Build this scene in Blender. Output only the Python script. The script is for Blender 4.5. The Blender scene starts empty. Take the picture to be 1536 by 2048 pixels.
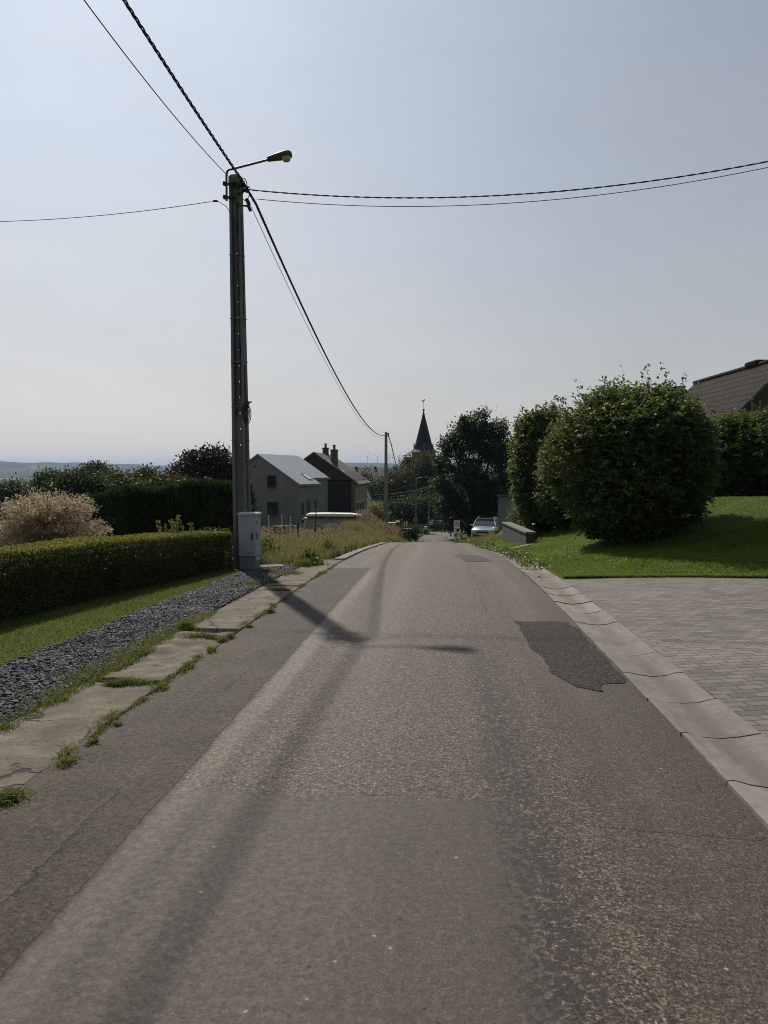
import bpy, math, random
import numpy as np
from mathutils import Vector, Matrix, Euler

sc = bpy.context.scene
COL = sc.collection
R = math.radians

# ------------------------------------------------------------------ camera
F_PX, CX, CY, HOR = 1538.0, 768.0, 1024.0, 945.0      # pixels of the 1536x2048 photograph
PITCH = math.atan((CY - HOR) / F_PX)
EYE = 1.6
cam_d = bpy.data.cameras.new('camera'); cam = bpy.data.objects.new('camera', cam_d); COL.objects.link(cam)
cam_d.sensor_fit = 'VERTICAL'; cam_d.sensor_height = 24.0; cam_d.lens = 24.0 * F_PX / 2048.0
cam_d.clip_start = 0.05; cam_d.clip_end = 40000
cam.location = (0, 0, EYE); cam.rotation_euler = (math.pi / 2 - PITCH, 0, 0)
sc.camera = cam

# ------------------------------------------------------------------ sun, sky, exposure
SUN_EL, SUN_AZ = R(43.3), R(-18.6)                     # azimuth from +Y, negative = left
to_sun = Vector((math.sin(SUN_AZ) * math.cos(SUN_EL), math.cos(SUN_AZ) * math.cos(SUN_EL), math.sin(SUN_EL)))
sun_d = bpy.data.lights.new('sun', 'SUN'); sun = bpy.data.objects.new('sun', sun_d); COL.objects.link(sun)
sun_d.energy = 4.3; sun_d.angle = R(0.9); sun_d.color = (1.0, 0.93, 0.82)
sun.rotation_euler = to_sun.to_track_quat('Z', 'Y').to_euler(); sun.location = (-20, 40, 60)

world = bpy.data.worlds.new('World'); sc.world = world; world.use_nodes = True
wn = world.node_tree; wn.nodes.clear()
w_out = wn.nodes.new('ShaderNodeOutputWorld'); w_bg = wn.nodes.new('ShaderNodeBackground')
w_sky = wn.nodes.new('ShaderNodeTexSky'); w_sky.sky_type = 'NISHITA'; w_sky.sun_disc = False
w_sky.sun_elevation = SUN_EL; w_sky.sun_rotation = SUN_AZ
w_sky.air_density = 1.2; w_sky.dust_density = 1.6; w_sky.ozone_density = 2.0; w_sky.altitude = 300
SKY_K = 0.06
def wnode(ty, **kw):
    n = wn.nodes.new(ty)
    for k, v in kw.items(): setattr(n, k, v)
    return n
def wput(i, v):
    if isinstance(v, bpy.types.NodeSocket): wn.links.new(v, i)
    else: i.default_value = v
def wmath(op, a, b):
    n = wnode('ShaderNodeMath', operation=op); wput(n.inputs[0], a); wput(n.inputs[1], b); return n.outputs[0]
def wstep(x, a, b, lo, hi):
    n = wnode('ShaderNodeMapRange', interpolation_type='SMOOTHSTEP')
    for i, v in enumerate((x, a, b, lo, hi)): wput(n.inputs[i], v)
    return n.outputs[0]
def wmix(f, a, b, bt='MIX'):
    n = wnode('ShaderNodeMix', data_type='RGBA', blend_type=bt); wput(n.inputs[0], f); wput(n.inputs[6], a); wput(n.inputs[7], b); return n.outputs[2]
w_tc = wnode('ShaderNodeTexCoord'); w_sp = wnode('ShaderNodeSeparateXYZ'); wn.links.new(w_tc.outputs['Generated'], w_sp.inputs[0])
up_ = wstep(w_sp.outputs[2], -.02, .52, 0.0, 1.0)
def kc(r, g, b): return (r / SKY_K, g / SKY_K, b / SKY_K, 1)
veil = wmix(up_, kc(.735, .69, .65), kc(.675, .795, .95))          # hazy summer air: beige low down, pale blue above
side = wmath('SUBTRACT', 1.04, wmath('MULTIPLY', wstep(w_sp.outputs[0], -.42, .50, 0.0, 1.0), wstep(w_sp.outputs[2], 0.0, .5, .28, .50)))
w_nz = wnode('ShaderNodeTexNoise'); w_mp = wnode('ShaderNodeMapping'); w_mp.inputs['Scale'].default_value = (1.2, 1.2, 3.2)
wn.links.new(w_tc.outputs['Generated'], w_mp.inputs[0]); wn.links.new(w_mp.outputs[0], w_nz.inputs['Vector']); w_nz.inputs['Scale'].default_value = 2.6; w_nz.inputs['Detail'].default_value = 5
veil = wmix(wstep(w_nz.outputs[0], .40, .68, 0.0, .45), veil, kc(.80, .78, .79))   # thin streaks of high cloud
side = wmath('MULTIPLY', side, wstep(w_sp.outputs[1], -.55, .62, .40, 1.0))     # the sky behind the camera, away from the sun, is dimmer
w_n2 = wnode('ShaderNodeTexNoise'); wn.links.new(w_mp.outputs[0], w_n2.inputs['Vector']); w_n2.inputs['Scale'].default_value = 6.0; w_n2.inputs['Detail'].default_value = 6; w_n2.inputs['Distortion'].default_value = .6
side = wmath('MULTIPLY', side, wstep(w_n2.outputs[0], .30, .70, .98, 1.02))
w_vs = wnode('ShaderNodeVectorMath', operation='SCALE'); wn.links.new(veil, w_vs.inputs[0]); wn.links.new(side, w_vs.inputs['Scale'])
w_all = wmix(.74, w_sky.outputs[0], w_vs.outputs[0])
wn.links.new(w_all, w_bg.inputs[0]); w_bg.inputs[1].default_value = SKY_K
wn.links.new(w_bg.outputs[0], w_out.inputs[0])
sc.view_settings.view_transform = 'Standard'; sc.view_settings.look = 'None'
sc.view_settings.exposure = 0.0; sc.view_settings.gamma = 1.0; sc.view_settings.use_curve_mapping = False

cy = sc.cycles
sc.render.engine = 'CYCLES'
cy.max_bounces = 6; cy.diffuse_bounces = 3; cy.glossy_bounces = 2; cy.transmission_bounces = 4
cy.transparent_max_bounces = 6; cy.volume_bounces = 1
cy.use_denoising = True; cy.filter_width = 1.0
try:
    cy.denoiser = 'OPENIMAGEDENOISE'; cy.denoising_prefilter = 'NONE'
except Exception:
    pass

# ------------------------------------------------------------------ small helpers
def lerp(a, b, f): return a + (b - a) * f
def sm(x):
    x = np.clip(x, 0, 1); return x * x * (3 - 2 * x)

def waves(seed, n=8, f0=0.5, f1=3.0):
    r = np.random.default_rng(seed)
    d = r.normal(size=(n, 3)); d /= np.linalg.norm(d, axis=1)[:, None]
    k = d * np.exp(r.uniform(np.log(f0), np.log(f1), n))[:, None]; ph = r.uniform(0, 6.28, n)
    amp = 1 / np.sqrt(np.linalg.norm(k, axis=1)); amp /= amp.sum()
    def f(p):
        p = np.atleast_2d(np.asarray(p, float))
        if p.shape[1] == 2: p = np.c_[p, np.zeros(len(p))]
        return (np.sin(p @ k.T + ph) * amp).sum(1) * 1.8
    return f

# ------------------------------------------------------------------ the lie of the land
HEAD = math.atan((888 - CX) / F_PX); CH, SH = math.cos(HEAD), math.sin(HEAD)
def ts(x, y): return x * CH - y * SH, x * SH + y * CH
def xy(t, s): return t * CH + s * SH, -t * SH + s * CH
_S = np.arange(-120, 700, 0.25)
def table(pts, sig):
    p = np.array(pts, float); v = np.interp(_S, p[:, 0], p[:, 1])
    k = np.arange(-int(4 * sig / .25), int(4 * sig / .25) + 1) * .25; w = np.exp(-k * k / (2 * sig * sig)); w /= w.sum()
    pad = len(k) // 2
    vv = np.convolve(np.pad(v, pad, mode='edge'), w, mode='valid')
    return lambda s: np.interp(s, _S, vv)
ZR = table([(-120, 5), (-60, 2.2), (-34, .9), (0, 0), (10, -.15), (13.75, -.23), (18, -.42), (23.4, -.76), (28, -1.1), (34, -1.52),
            (40, -2.05), (45, -2.52), (64, -4.5), (80, -5.5), (95, -6.1), (110, -6.7), (140, -8), (400, -30), (700, -40)], 2.0)
ZL = table([(-120, 5), (-60, 2.2), (-34, .9), (0, 0), (13, -.21), (20, -.5), (35, -1.2), (50, -2.15), (64, -2.8), (74, -3.2), (100, -4.2), (140, -7), (400, -30), (700, -40)], 2.0)
CB = table([(-120, 0), (15, 0), (34, -.3), (45, -.55), (66, -.75), (80, -.5), (100, -.2), (120, 0), (700, 0)], 4.0)
TL, TR_, TG, TC = -2.22, 1.52, 2.03, -2.84            # road edges, gutter outer edge, concrete strip outer edge
def drive_line(x): return 13.4 + .03 * (x - 3)         # edge between lawn and brick paving
_un = waves(5, 10, .15, .8)
def H(x, y):
    x = np.asarray(x, float); y = np.asarray(y, float)
    t, s = ts(x, y); t = t - CB(s)
    zr = ZR(s)
    dl = np.maximum(0, -2.9 - t); dr = np.maximum(0, t - 2.05)
    wb = np.interp(s, [60, 68], [2.5, 10])
    w = sm(dl / wb)
    zl = ZL(s) - .06 * np.clip(dl - 2.5, 0, 70)
    z = zr * (1 - w) + zl * w
    q = np.minimum(dr, 5.9)
    rise = .12 * q + .0215 * q * q + .02 * np.maximum(0, dr - 5.9)
    k = np.interp(s, [13.6, 20, 26, 29, 33, 40, 50, 57, 70, 88, 120], [0, 1, 1.12, 1.5, 1.2, .6, 1.1, 1.9, 1.9, .6, .45]) * np.interp(y - drive_line(x), [0, .8], [0, 1])
    z = z + rise * k
    z = z + .05 * _un(np.c_[x.ravel(), y.ravel()]).reshape(x.shape) * sm((np.maximum(dl - 1.2, 0) + np.maximum(dr - .5, 0) * (s > 14)) / 3)
    return z
def h(x, y): return float(H(np.array([x]), np.array([y]))[0])

_fw = np.array([0, math.cos(PITCH), -math.sin(PITCH)]); _up = np.array([0, math.sin(PITCH), math.cos(PITCH)])
def ray(px, py):
    d = np.array([(px - CX) / F_PX, 0, 0]) + _up * (CY - py) / F_PX + _fw
    return d / d[1]
def P(px, py, D):                                       # the point seen there, D metres ahead
    d = ray(px, py) * D; return Vector((d[0], d[1], d[2] + EYE))
def G(px, py, lo=1.5, hi=140):                          # where that line of sight meets the ground
    d = ray(px, py); D = np.concatenate([np.arange(lo, 40, .05), np.arange(40, hi, .2)])
    below = EYE + d[2] * D < H(d[0] * D, D)
    i = int(np.argmax(below)) if below.any() else len(D) - 1
    return Vector((d[0] * D[i], D[i], h(d[0] * D[i], D[i])))

# ------------------------------------------------------------------ objects
def tag(o, label=None, cat=None, group=None, kind=None):
    if label: o['label'] = label
    if cat: o['category'] = cat
    if group: o['group'] = group
    if kind: o['kind'] = kind
    return o
def thing(name, label, cat, loc=(0, 0, 0), rotz=0.0, group=None):
    o = bpy.data.objects.new(name, None); COL.objects.link(o); o.empty_display_size = .2
    o.location = loc; o.rotation_euler = (0, 0, rotz)
    return tag(o, label, cat, group)
def mesh_np(name, V, Fc, m, parent=None, smooth=False, uv=None):
    V = np.asarray(V, np.float32); Fc = np.asarray(Fc, np.int32); k = Fc.shape[1]
    me = bpy.data.meshes.new(name)
    me.vertices.add(len(V)); me.vertices.foreach_set('co', V.ravel())
    me.loops.add(Fc.size); me.loops.foreach_set('vertex_index', Fc.ravel())
    me.polygons.add(len(Fc)); me.polygons.foreach_set('loop_start', np.arange(len(Fc), dtype=np.int32) * k)
    if smooth: me.polygons.foreach_set('use_smooth', np.ones(len(Fc), bool))
    if uv is not None:
        l = me.uv_layers.new(name='UVMap'); l.data.foreach_set('uv', np.asarray(uv, np.float32)[Fc.ravel()].ravel())
    me.update(calc_edges=True); me.validate()
    me.materials.append(m)
    o = bpy.data.objects.new(name, me); COL.objects.link(o)
    if parent is not None: o.parent = parent
    return o
class MB:
    def __init__(s): s.v = []; s.f = []
    def add(s, vs, fs):
        n = len(s.v); s.v += [tuple(p) for p in vs]; s.f += [[i + n for i in q] for q in fs]; return s
    def box(s, c, d, rot=None, bev=0.0):
        x, y, z = d[0] / 2, d[1] / 2, d[2] / 2
        M = Euler(rot).to_matrix() if rot is not None else Matrix.Identity(3)
        if bev <= 0:
            vs = [Vector((a * x, b * y, e * z)) for e in (-1, 1) for a, b in ((-1, -1), (1, -1), (1, 1), (-1, 1))]
            fs = [(3, 2, 1, 0), (4, 5, 6, 7), (0, 1, 5, 4), (1, 2, 6, 5), (2, 3, 7, 6), (3, 0, 4, 7)]
        else:
            b = min(bev, x * .9, y * .9, z * .9); vs = []
            for zz, ins in ((-z, b), (-z + b, 0), (z - b, 0), (z, b)):
                X, Y = x - ins, y - ins
                for a, c2 in ((-X + b, -Y), (X - b, -Y), (X, -Y + b), (X, Y - b), (X - b, Y), (-X + b, Y), (-X, Y - b), (-X, -Y + b)):
                    vs.append(Vector((a, c2, zz)))
            fs = [tuple(range(7, -1, -1)), tuple(range(24, 32))]
            for r_ in range(3):
                for i in range(8):
                    j = (i + 1) % 8; fs.append((r_ * 8 + i, r_ * 8 + j, r_ * 8 + 8 + j, r_ * 8 + 8 + i))
        return s.add([M @ p + Vector(c) for p in vs], fs)
    def tube(s, pts, rad, n=8, cap=True):
        pts = [Vector(p) for p in pts]; k = len(pts)
        rad = [rad] * k if not hasattr(rad, '__len__') else rad
        vs = []; ref = None
        for i, p in enumerate(pts):
            d = (pts[min(i + 1, k - 1)] - pts[max(i - 1, 0)]).normalized()
            if ref is None: ref = Vector((0, 0, 1)) if abs(d.z) < .9 else Vector((1, 0, 0))
            a = d.cross(ref).normalized(); b = a.cross(d).normalized(); ref = b
            for j in range(n):
                th = 2 * math.pi * j / n; vs.append(p + (a * math.cos(th) + b * math.sin(th)) * rad[i])
        fs = [(i * n + j, i * n + (j + 1) % n, (i + 1) * n + (j + 1) % n, (i + 1) * n + j) for i in range(k - 1) for j in range(n)]
        if cap: fs += [tuple(range(n - 1, -1, -1)), tuple(range((k - 1) * n, k * n))]
        return s.add(vs, fs)
    def lathe(s, prof, c=(0, 0, 0), n=16):
        vs = []; k = len(prof)
        for r_, z in prof:
            for j in range(n):
                th = 2 * math.pi * j / n; vs.append((c[0] + r_ * math.cos(th), c[1] + r_ * math.sin(th), c[2] + z))
        fs = [(i * n + j, i * n + (j + 1) % n, (i + 1) * n + (j + 1) % n, (i + 1) * n + j) for i in range(k - 1) for j in range(n)]
        return s.add(vs, fs + [tuple(range(n - 1, -1, -1)), tuple(range((k - 1) * n, k * n))])
    def disc(s, c, r_, axis='y', th=.01, n=20):
        vs = []
        for e in (-th / 2, th / 2):
            for j in range(n):
                a, b = r_ * math.cos(2 * math.pi * j / n), r_ * math.sin(2 * math.pi * j / n)
                vs.append((c[0] + a, c[1] + e, c[2] + b) if axis == 'y' else (c[0] + e, c[1] + a, c[2] + b) if axis == 'x' else (c[0] + a, c[1] + b, c[2] + e))
        fs = [(j, (j + 1) % n, n + (j + 1) % n, n + j) for j in range(n)] + [tuple(range(n - 1, -1, -1)), tuple(range(n, 2 * n))]
        return s.add(vs, fs)
    def prism(s, poly, y0, y1):                         # polygon in (x, z) pushed along y
        n = len(poly); vs = [(a, y0, b) for a, b in poly] + [(a, y1, b) for a, b in poly]
        fs = [tuple(range(n)), tuple(range(2 * n - 1, n - 1, -1))] + [((j + 1) % n, j, n + j, n + (j + 1) % n) for j in range(n)]
        return s.add(vs, fs)
    def loft(s, rings, cap=True):
        n = len(rings[0]); vs = [p for r_ in rings for p in r_]; k = len(rings)
        fs = [(i * n + j, i * n + (j + 1) % n, (i + 1) * n + (j + 1) % n, (i + 1) * n + j) for i in range(k - 1) for j in range(n)]
        if cap: fs += [tuple(range(n - 1, -1, -1)), tuple(range((k - 1) * n, k * n))]
        return s.add(vs, fs)
    def build(s, name, m, parent=None, smooth=False, bevel=0.0):
        me = bpy.data.meshes.new(name); me.from_pydata(s.v, [], s.f); me.update()
        import bmesh
        bm = bmesh.new(); bm.from_mesh(me); bmesh.ops.recalc_face_normals(bm, faces=bm.faces)
        if bevel > 0:
            bmesh.ops.bevel(bm, geom=[e for e in bm.edges if len(e.link_faces) == 2 and e.calc_face_angle(0) > .6], offset=bevel, segments=2, affect='EDGES')
        bm.to_mesh(me); bm.free()
        if smooth:
            me.polygons.foreach_set('use_smooth', np.ones(len(me.polygons), bool))
            try: me.set_sharp_from_angle(angle=R(40))
            except Exception: pass
        me.materials.append(m)
        o = bpy.data.objects.new(name, me); COL.objects.link(o)
        if parent is not None: o.parent = parent
        return o
def copy_tree(o, parent=None):
    c = o.copy(); COL.objects.link(c); c.parent = parent
    for ch in o.children: copy_tree(ch, c)
    return c

# ------------------------------------------------------------------ materials
class Nb:
    def __init__(s, name):
        s.m = bpy.data.materials.new(name); s.m.use_nodes = True; s.t = s.m.node_tree; s.t.nodes.clear()
        s.out = s.t.nodes.new('ShaderNodeOutputMaterial')
    def put(s, i, v):
        if isinstance(v, bpy.types.NodeSocket): s.t.links.new(v, i)
        elif v is not None:
            if isinstance(v, (tuple, list)) and i.type == 'RGBA' and len(v) == 3: v = (*v, 1)
            i.default_value = v
    def node(s, ty, ins=None, **kw):
        n = s.t.nodes.new(ty)
        for k, v in kw.items(): setattr(n, k, v)
        for k, v in (ins or {}).items(): s.put(n.inputs[k], v)
        return n
    def math(s, op, a, b=None, c=None, clamp=False):
        n = s.node('ShaderNodeMath', operation=op, use_clamp=clamp)
        s.put(n.inputs[0], a); s.put(n.inputs[1], b)
        if c is not None: s.put(n.inputs[2], c)
        return n.outputs[0]
    def add(s, a, b): return s.math('ADD', a, b)
    def mul(s, a, b): return s.math('MULTIPLY', a, b)
    def step(s, x, a, b, lo=0.0, hi=1.0):
        n = s.node('ShaderNodeMapRange', interpolation_type='SMOOTHSTEP')
        for k, v in zip((0, 1, 2, 3, 4), (x, a, b, lo, hi)): s.put(n.inputs[k], v)
        return n.outputs[0]
    def band(s, x, a, b, w):                            # 1 between a and b, soft over w
        return s.mul(s.step(x, a - w, a + w), s.step(x, b + w, b - w, 0.0, 1.0))
    def mix(s, f, a, b, bt='MIX'):
        n = s.node('ShaderNodeMix', data_type='RGBA', blend_type=bt)
        s.put(n.inputs[0], f); s.put(n.inputs[6], a); s.put(n.inputs[7], b); return n.outputs[2]
    def noise(s, vec, scale, detail=3.0, rough=.55, dist=0.0):
        n = s.node('ShaderNodeTexNoise'); s.put(n.inputs['Vector'], vec)
        for k, v in (('Scale', scale), ('Detail', detail), ('Roughness', rough), ('Distortion', dist)): s.put(n.inputs[k], v)
        return n.outputs[0]
    def voro(s, vec, scale, out='Distance', feat='F1'):
        n = s.node('ShaderNodeTexVoronoi', feature=feat); s.put(n.inputs['Vector'], vec); s.put(n.inputs['Scale'], scale); return n.outputs[out]
    def ramp(s, f, stops):
        n = s.node('ShaderNodeValToRGB'); s.put(n.inputs[0], f); e = n.color_ramp.elements
        while len(e) < len(stops): e.new(.5)
        for k, (p, c) in zip(e, stops): k.position = p; k.color = (*c, 1) if len(c) == 3 else c
        return n.outputs[0]
    def sep(s, v):
        n = s.node('ShaderNodeSeparateXYZ'); s.put(n.inputs[0], v); return n.outputs
    def comb(s, x, y, z=0.0):
        n = s.node('ShaderNodeCombineXYZ')
        for i, v in enumerate((x, y, z)): s.put(n.inputs[i], v)
        return n.outputs[0]
    def pos(s): return s.node('ShaderNodeNewGeometry').outputs['Position']
    def isl(s): return s.node('ShaderNodeNewGeometry').outputs['Random Per Island']
    def obj(s): return s.node('ShaderNodeTexCoord').outputs['Object']
    def uv(s): return s.node('ShaderNodeTexCoord').outputs['UV']
    def bump(s, hgt, strength=.5, dist=.01, nrm=None):
        n = s.node('ShaderNodeBump'); s.put(n.inputs['Height'], hgt); n.inputs['Strength'].default_value = strength
        n.inputs['Distance'].default_value = dist
        if nrm is not None: s.put(n.inputs['Normal'], nrm)
        return n.outputs[0]
    def pbr(s, col, rough=.6, metal=0.0, spec=.5, nrm=None, **kw):
        n = s.node('ShaderNodeBsdfPrincipled')
        s.put(n.inputs['Base Color'], col); s.put(n.inputs['Roughness'], rough); s.put(n.inputs['Metallic'], metal)
        s.put(n.inputs['Specular IOR Level'], spec)
        if nrm is not None: s.put(n.inputs['Normal'], nrm)
        for k, v in kw.items(): s.put(n.inputs[k.replace('_', ' ')], v)
        return n.outputs[0]
    def done(s, sh): s.t.links.new(sh, s.out.inputs[0]); return s.m

def plain(name, col, rough=.6, metal=0.0, spec=.4, var=.25, scale=4.0, bump=0.0):
    n = Nb(name); o = n.obj()
    a = n.noise(o, scale, 5, .6); b = n.noise(o, scale * 9, 3, .6)
    f = n.add(n.mul(a, .65), n.mul(b, .35))
    c = n.mix(n.step(f, .3, .7), tuple(x * (1 - var) for x in col), tuple(min(1, x * (1 + var)) for x in col))
    nr = n.bump(b, bump, .01) if bump else None
    return n.done(n.pbr(c, n.step(a, .2, .8, rough * .85, min(1, rough * 1.15)), metal, spec, nr))

def leafmat(name, cols, trans=.35, tcol=None, rough=.5, spec=.4, patch=1.2, pw=.25):
    n = Nb(name); r = n.isl()
    f = n.add(n.mul(r, 1 - pw), n.mul(n.step(n.noise(n.pos(), patch, 4), .33, .67), pw))
    k = len(cols); c = n.ramp(f, [(i / max(1, k - 1), q) for i, q in enumerate(cols)])
    p = n.pbr(c, rough, 0, spec)
    tc = n.mix(.6, c, tcol or (cols[-1][0] * 1.5, cols[-1][1] * 1.5, cols[-1][2] * .8))
    tr = n.node('ShaderNodeBsdfTranslucent', {'Color': tc}).outputs[0]
    mx = n.node('ShaderNodeMixShader'); n.put(mx.inputs[0], trans); n.put(mx.inputs[1], p); n.put(mx.inputs[2], tr)
    return n.done(mx.outputs[0])

def m_road():
    n = Nb('worn_asphalt'); uv = n.uv(); t, s = n.sep(uv)[:2]
    big = n.noise(uv, .55, 4); mid = n.noise(uv, 3.2, 4); fine = n.noise(uv, 26, 4, .65)
    wob = n.mul(n.add(n.noise(uv, 2.2, 4), -.5), .16); wob2 = n.mul(n.add(n.noise(uv, 9, 3), -.5), .05)
    tw = n.add(n.add(t, wob), wob2); tw0 = n.add(n.add(t, n.mul(wob, .30)), n.mul(wob2, .6)); sw = n.add(n.add(s, n.mul(wob, .7)), wob2)
    chipn = n.node('ShaderNodeTexVoronoi', feature='F1'); n.put(chipn.inputs['Vector'], uv); n.put(chipn.inputs['Scale'], 95.0)
    chip = chipn.outputs['Color']; chv = n.sep(chip)[0]; chd = chipn.outputs['Distance']
    chip2 = n.sep(n.voro(uv, 42.0, 'Color'))[1]
    # wheel streaks that run along the lane
    st = n.noise(n.comb(n.mul(t, 7.0), n.mul(s, .22)), 1.0, 4, .6)
    coarse = n.ramp(chv, [(0, (.022, .020, .019)), (.35, (.062, .055, .050)), (.75, (.125, .108, .096)), (1, (.25, .222, .190))])
    tint = n.mix(n.step(big, .35, .68), (.98, .93, .87), (1.10, 1.0, .93))
    coarse = n.mix(1.0, coarse, tint, 'MULTIPLY')
    smooth = n.ramp(n.add(n.mul(chv, .35), n.mul(fine, .65)), [(.2, (.060, .052, .046)), (.5, (.084, .074, .065)), (.8, (.115, .101, .088))])
    dirt = n.ramp(n.add(n.mul(chv, .45), n.mul(fine, .55)), [(.15, (.040, .034, .028)), (.5, (.076, .065, .053)), (.85, (.140, .122, .097))])
    nwv = n.step(n.noise(uv, 1.8, 5, .7), .3, .7, -.12, .12)
    new = n.ramp(n.add(nwv, n.add(n.mul(chv, .5), n.mul(fine, .5))), [(.2, (.024, .019, .016)), (.5, (.058, .046, .039)), (.85, (.115, .093, .078))])
    col = coarse
    # right-hand lane: dustier
    m_dirt = n.mul(n.step(tw, .62, .95), n.step(s, 14, 6, .25, 1.0))
    col = n.mix(m_dirt, col, dirt)
    # old smooth overlay close to the camera
    m_ov = n.mul(n.step(sw, 3.84, 3.76), n.band(tw, -1.42, .36, .05))
    col = n.mix(n.mul(m_ov, .92), col, smooth)
    # dark bleeding band in the right wheel track
    m_bl = n.mul(n.mul(n.band(n.add(tw, n.mul(s, .010)), .29, .54, .10), n.step(n.add(n.mul(fine, .5), n.mul(chip2, .5)), .40, .56)), n.step(s, 9, 5))
    col = n.mix(n.mul(m_bl, .85), col, (.026, .024, .023))
    # sand patches on the right
    m_sd = n.mul(n.mul(n.band(t, .55, 1.25, .16), n.step(n.add(n.mul(mid, .55), n.mul(fine, .45)), .50, .64)), n.step(s, 5.0, 3.4))
    col = n.mix(n.mul(m_sd, .62), col, (.175, .158, .128))
    # newer trench strip on the left, and the scuffed pale line at its edge
    m_nw = n.mul(n.step(tw0, -1.36, -1.44), n.step(sw, 15.2, 14.9))
    col = n.mix(m_nw, col, new)
    m_nw2 = n.mul(n.step(tw0, -1.70, -1.74), n.mul(n.step(sw, 15.4, 15.7), n.step(sw, 22, 20)))
    col = n.mix(n.mul(m_nw2, .7), col, new)
    m_pl = n.mul(n.band(n.add(tw0, n.mul(wob, .5)), -1.38, -1.22, .04), n.mul(n.step(s, 16, 13), n.step(n.add(n.mul(mid, .6), n.mul(fine, .4)), .28, .52, .35, 1.0)))
    col = n.mix(n.mul(m_pl, n.step(s, 2.5, 7, .28, .60)), col, (.215, .198, .178))
    # polished wheel tracks
    trk = n.add(n.band(t, -1.0, -.55, .22), n.band(t, .75, 1.15, .22))
    col = n.mix(n.mul(n.mul(trk, n.step(s, 4, 9)), .32), col, (.17, .152, .135))
    col = n.mix(n.mul(n.step(st, .52, .72), .40), col, (.045, .041, .039))
    col = n.mix(n.mul(n.step(st, .46, .28), .30), col, (.150, .134, .120))
    # cracks and seams
    def seam(x, c, w): return n.step(n.math('ABSOLUTE', n.add(x, -c)), w, w * .35)
    tc = n.add(n.add(t, n.mul(n.add(n.noise(uv, 1.5, 5, .7), -.5), .22)), n.mul(n.add(n.noise(uv, 14, 3), -.5), .05))
    cr = n.mul(seam(tc, -1.66, .014), n.mul(n.step(n.noise(uv, 1.1, 2), .44, .54), n.step(s, 9, 7)))
    cr = n.math('MAXIMUM', cr, n.mul(seam(tw0, -1.41, .010), n.mul(n.step(s, 15, 13), .6)))
    cr = n.math('MAXIMUM', cr, n.mul(seam(tc, .55, .013), n.mul(n.step(s, 8, 10), n.step(n.noise(uv, .6, 2), .45, .55))))
    cr = n.math('MAXIMUM', cr, n.mul(seam(n.add(sw, n.mul(wob, .5)), 3.80, .016), n.mul(n.band(t, -.9, .3, .1), .35)))
    sc_ = n.add(s, n.mul(n.add(n.noise(uv, 2.0, 5, .7), -.5), .3))
    cr = n.math('MAXIMUM', cr, n.mul(seam(sc_, 3.55, .010), n.mul(n.band(t, .75, 1.5, .06), .8)))
    cr = n.math('MAXIMUM', cr, n.mul(seam(sc_, 4.35, .008), n.mul(n.band(t, .70, 1.2, .1), .6)))
    col = n.mix(n.mul(cr, n.step(n.noise(uv, 5, 4, .7), .36, .60, .15, .8)), col, (.020, .017, .015))
    # grit: pale and dark flecks
    fl = n.sep(n.voro(uv, 17.0, 'Color')); fd = n.voro(uv, 17.0)
    col = n.mix(n.mul(n.step(fl[0], .965, .97), n.step(fd, .17, .08)), col, (.34, .30, .23))
    col = n.mix(n.mul(n.step(fl[1], .955, .96), n.step(fd, .2, .08)), col, (.02, .019, .018))
    col = n.mix(n.step(n.noise(uv, 1.1, 5, .65), .30, .75, 0.0, .35), col, n.mix(1.0, col, (.62, .60, .60), 'MULTIPLY'))
    col = n.mix(1.0, col, (.70, .625, .55), 'MULTIPLY')
    grit = n.add(n.mul(n.noise(uv, 110, 1, .6), .40), n.add(n.mul(n.noise(uv, 55, 1, .6), .34), n.mul(n.noise(uv, 24, 2, .7), .26)))
    gf = n.math('SUBTRACT', 1.0, n.add(n.mul(m_ov, .62), n.mul(m_nw, .35)), None, True)
    col = n.mix(gf, col, n.ramp(grit, [(.36, (.26, .25, .25)), (.46, (.76, .76, .76)), (.54, (1.16, 1.15, 1.13)), (.64, (2.35, 2.26, 2.14))]), 'MULTIPLY')
    m_ed = n.mul(n.math('MAXIMUM', n.step(tw, -2.02, -2.22), n.mul(n.step(tw, 1.36, 1.52), .8)), n.step(n.add(n.mul(mid, .5), n.mul(fine, .5)), .42, .56))
    col = n.mix(n.mul(m_ed, .7), col, (.060, .047, .032))
    oil = n.step(n.noise(n.comb(n.mul(t, 1.6), n.mul(s, .55)), 1.0, 6, .7), .60, .72)
    col = n.mix(n.mul(oil, .45), col, (.024, .021, .019))
    col = n.mix(n.mul(m_bl, n.step(grit, .58, .46, .35, .92)), col, (.017, .0155, .014))
    hgt = n.add(n.mul(grit, n.step(m_ov, 0, 1, 1.3, .8)), n.add(n.mul(fine, .55), n.mul(cr, -2.0)))
    hgt = n.add(hgt, n.mul(mid, .8))
    nr = n.bump(hgt, .55, .006)
    return n.done(n.pbr(col, n.add(n.step(fine, .3, .7, .66, .80), n.mul(m_nw, .10)), 0, .30, nr))

def m_patch():
    n = Nb('dark_patch_asphalt'); p = n.pos(); f = n.noise(p, 24, 4, .65); c = n.voro(p, 80.0, 'Color')
    col = n.ramp(n.add(n.mul(n.sep(c)[0], .5), n.mul(f, .5)), [(.2, (.012, .010, .009)), (.5, (.038, .032, .028)), (.85, (.115, .098, .084))])
    col = n.mix(n.step(n.noise(p, 2.6, 5, .7), .42, .72, 0, .7), col, (.058, .046, .037))
    return n.done(n.pbr(col, .9, 0, .2, n.bump(n.add(n.mul(f, 1.2), n.add(n.voro(p, 70.0), n.mul(n.noise(p, 7, 4), 1.2))), 1.0, .012)))

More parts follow.
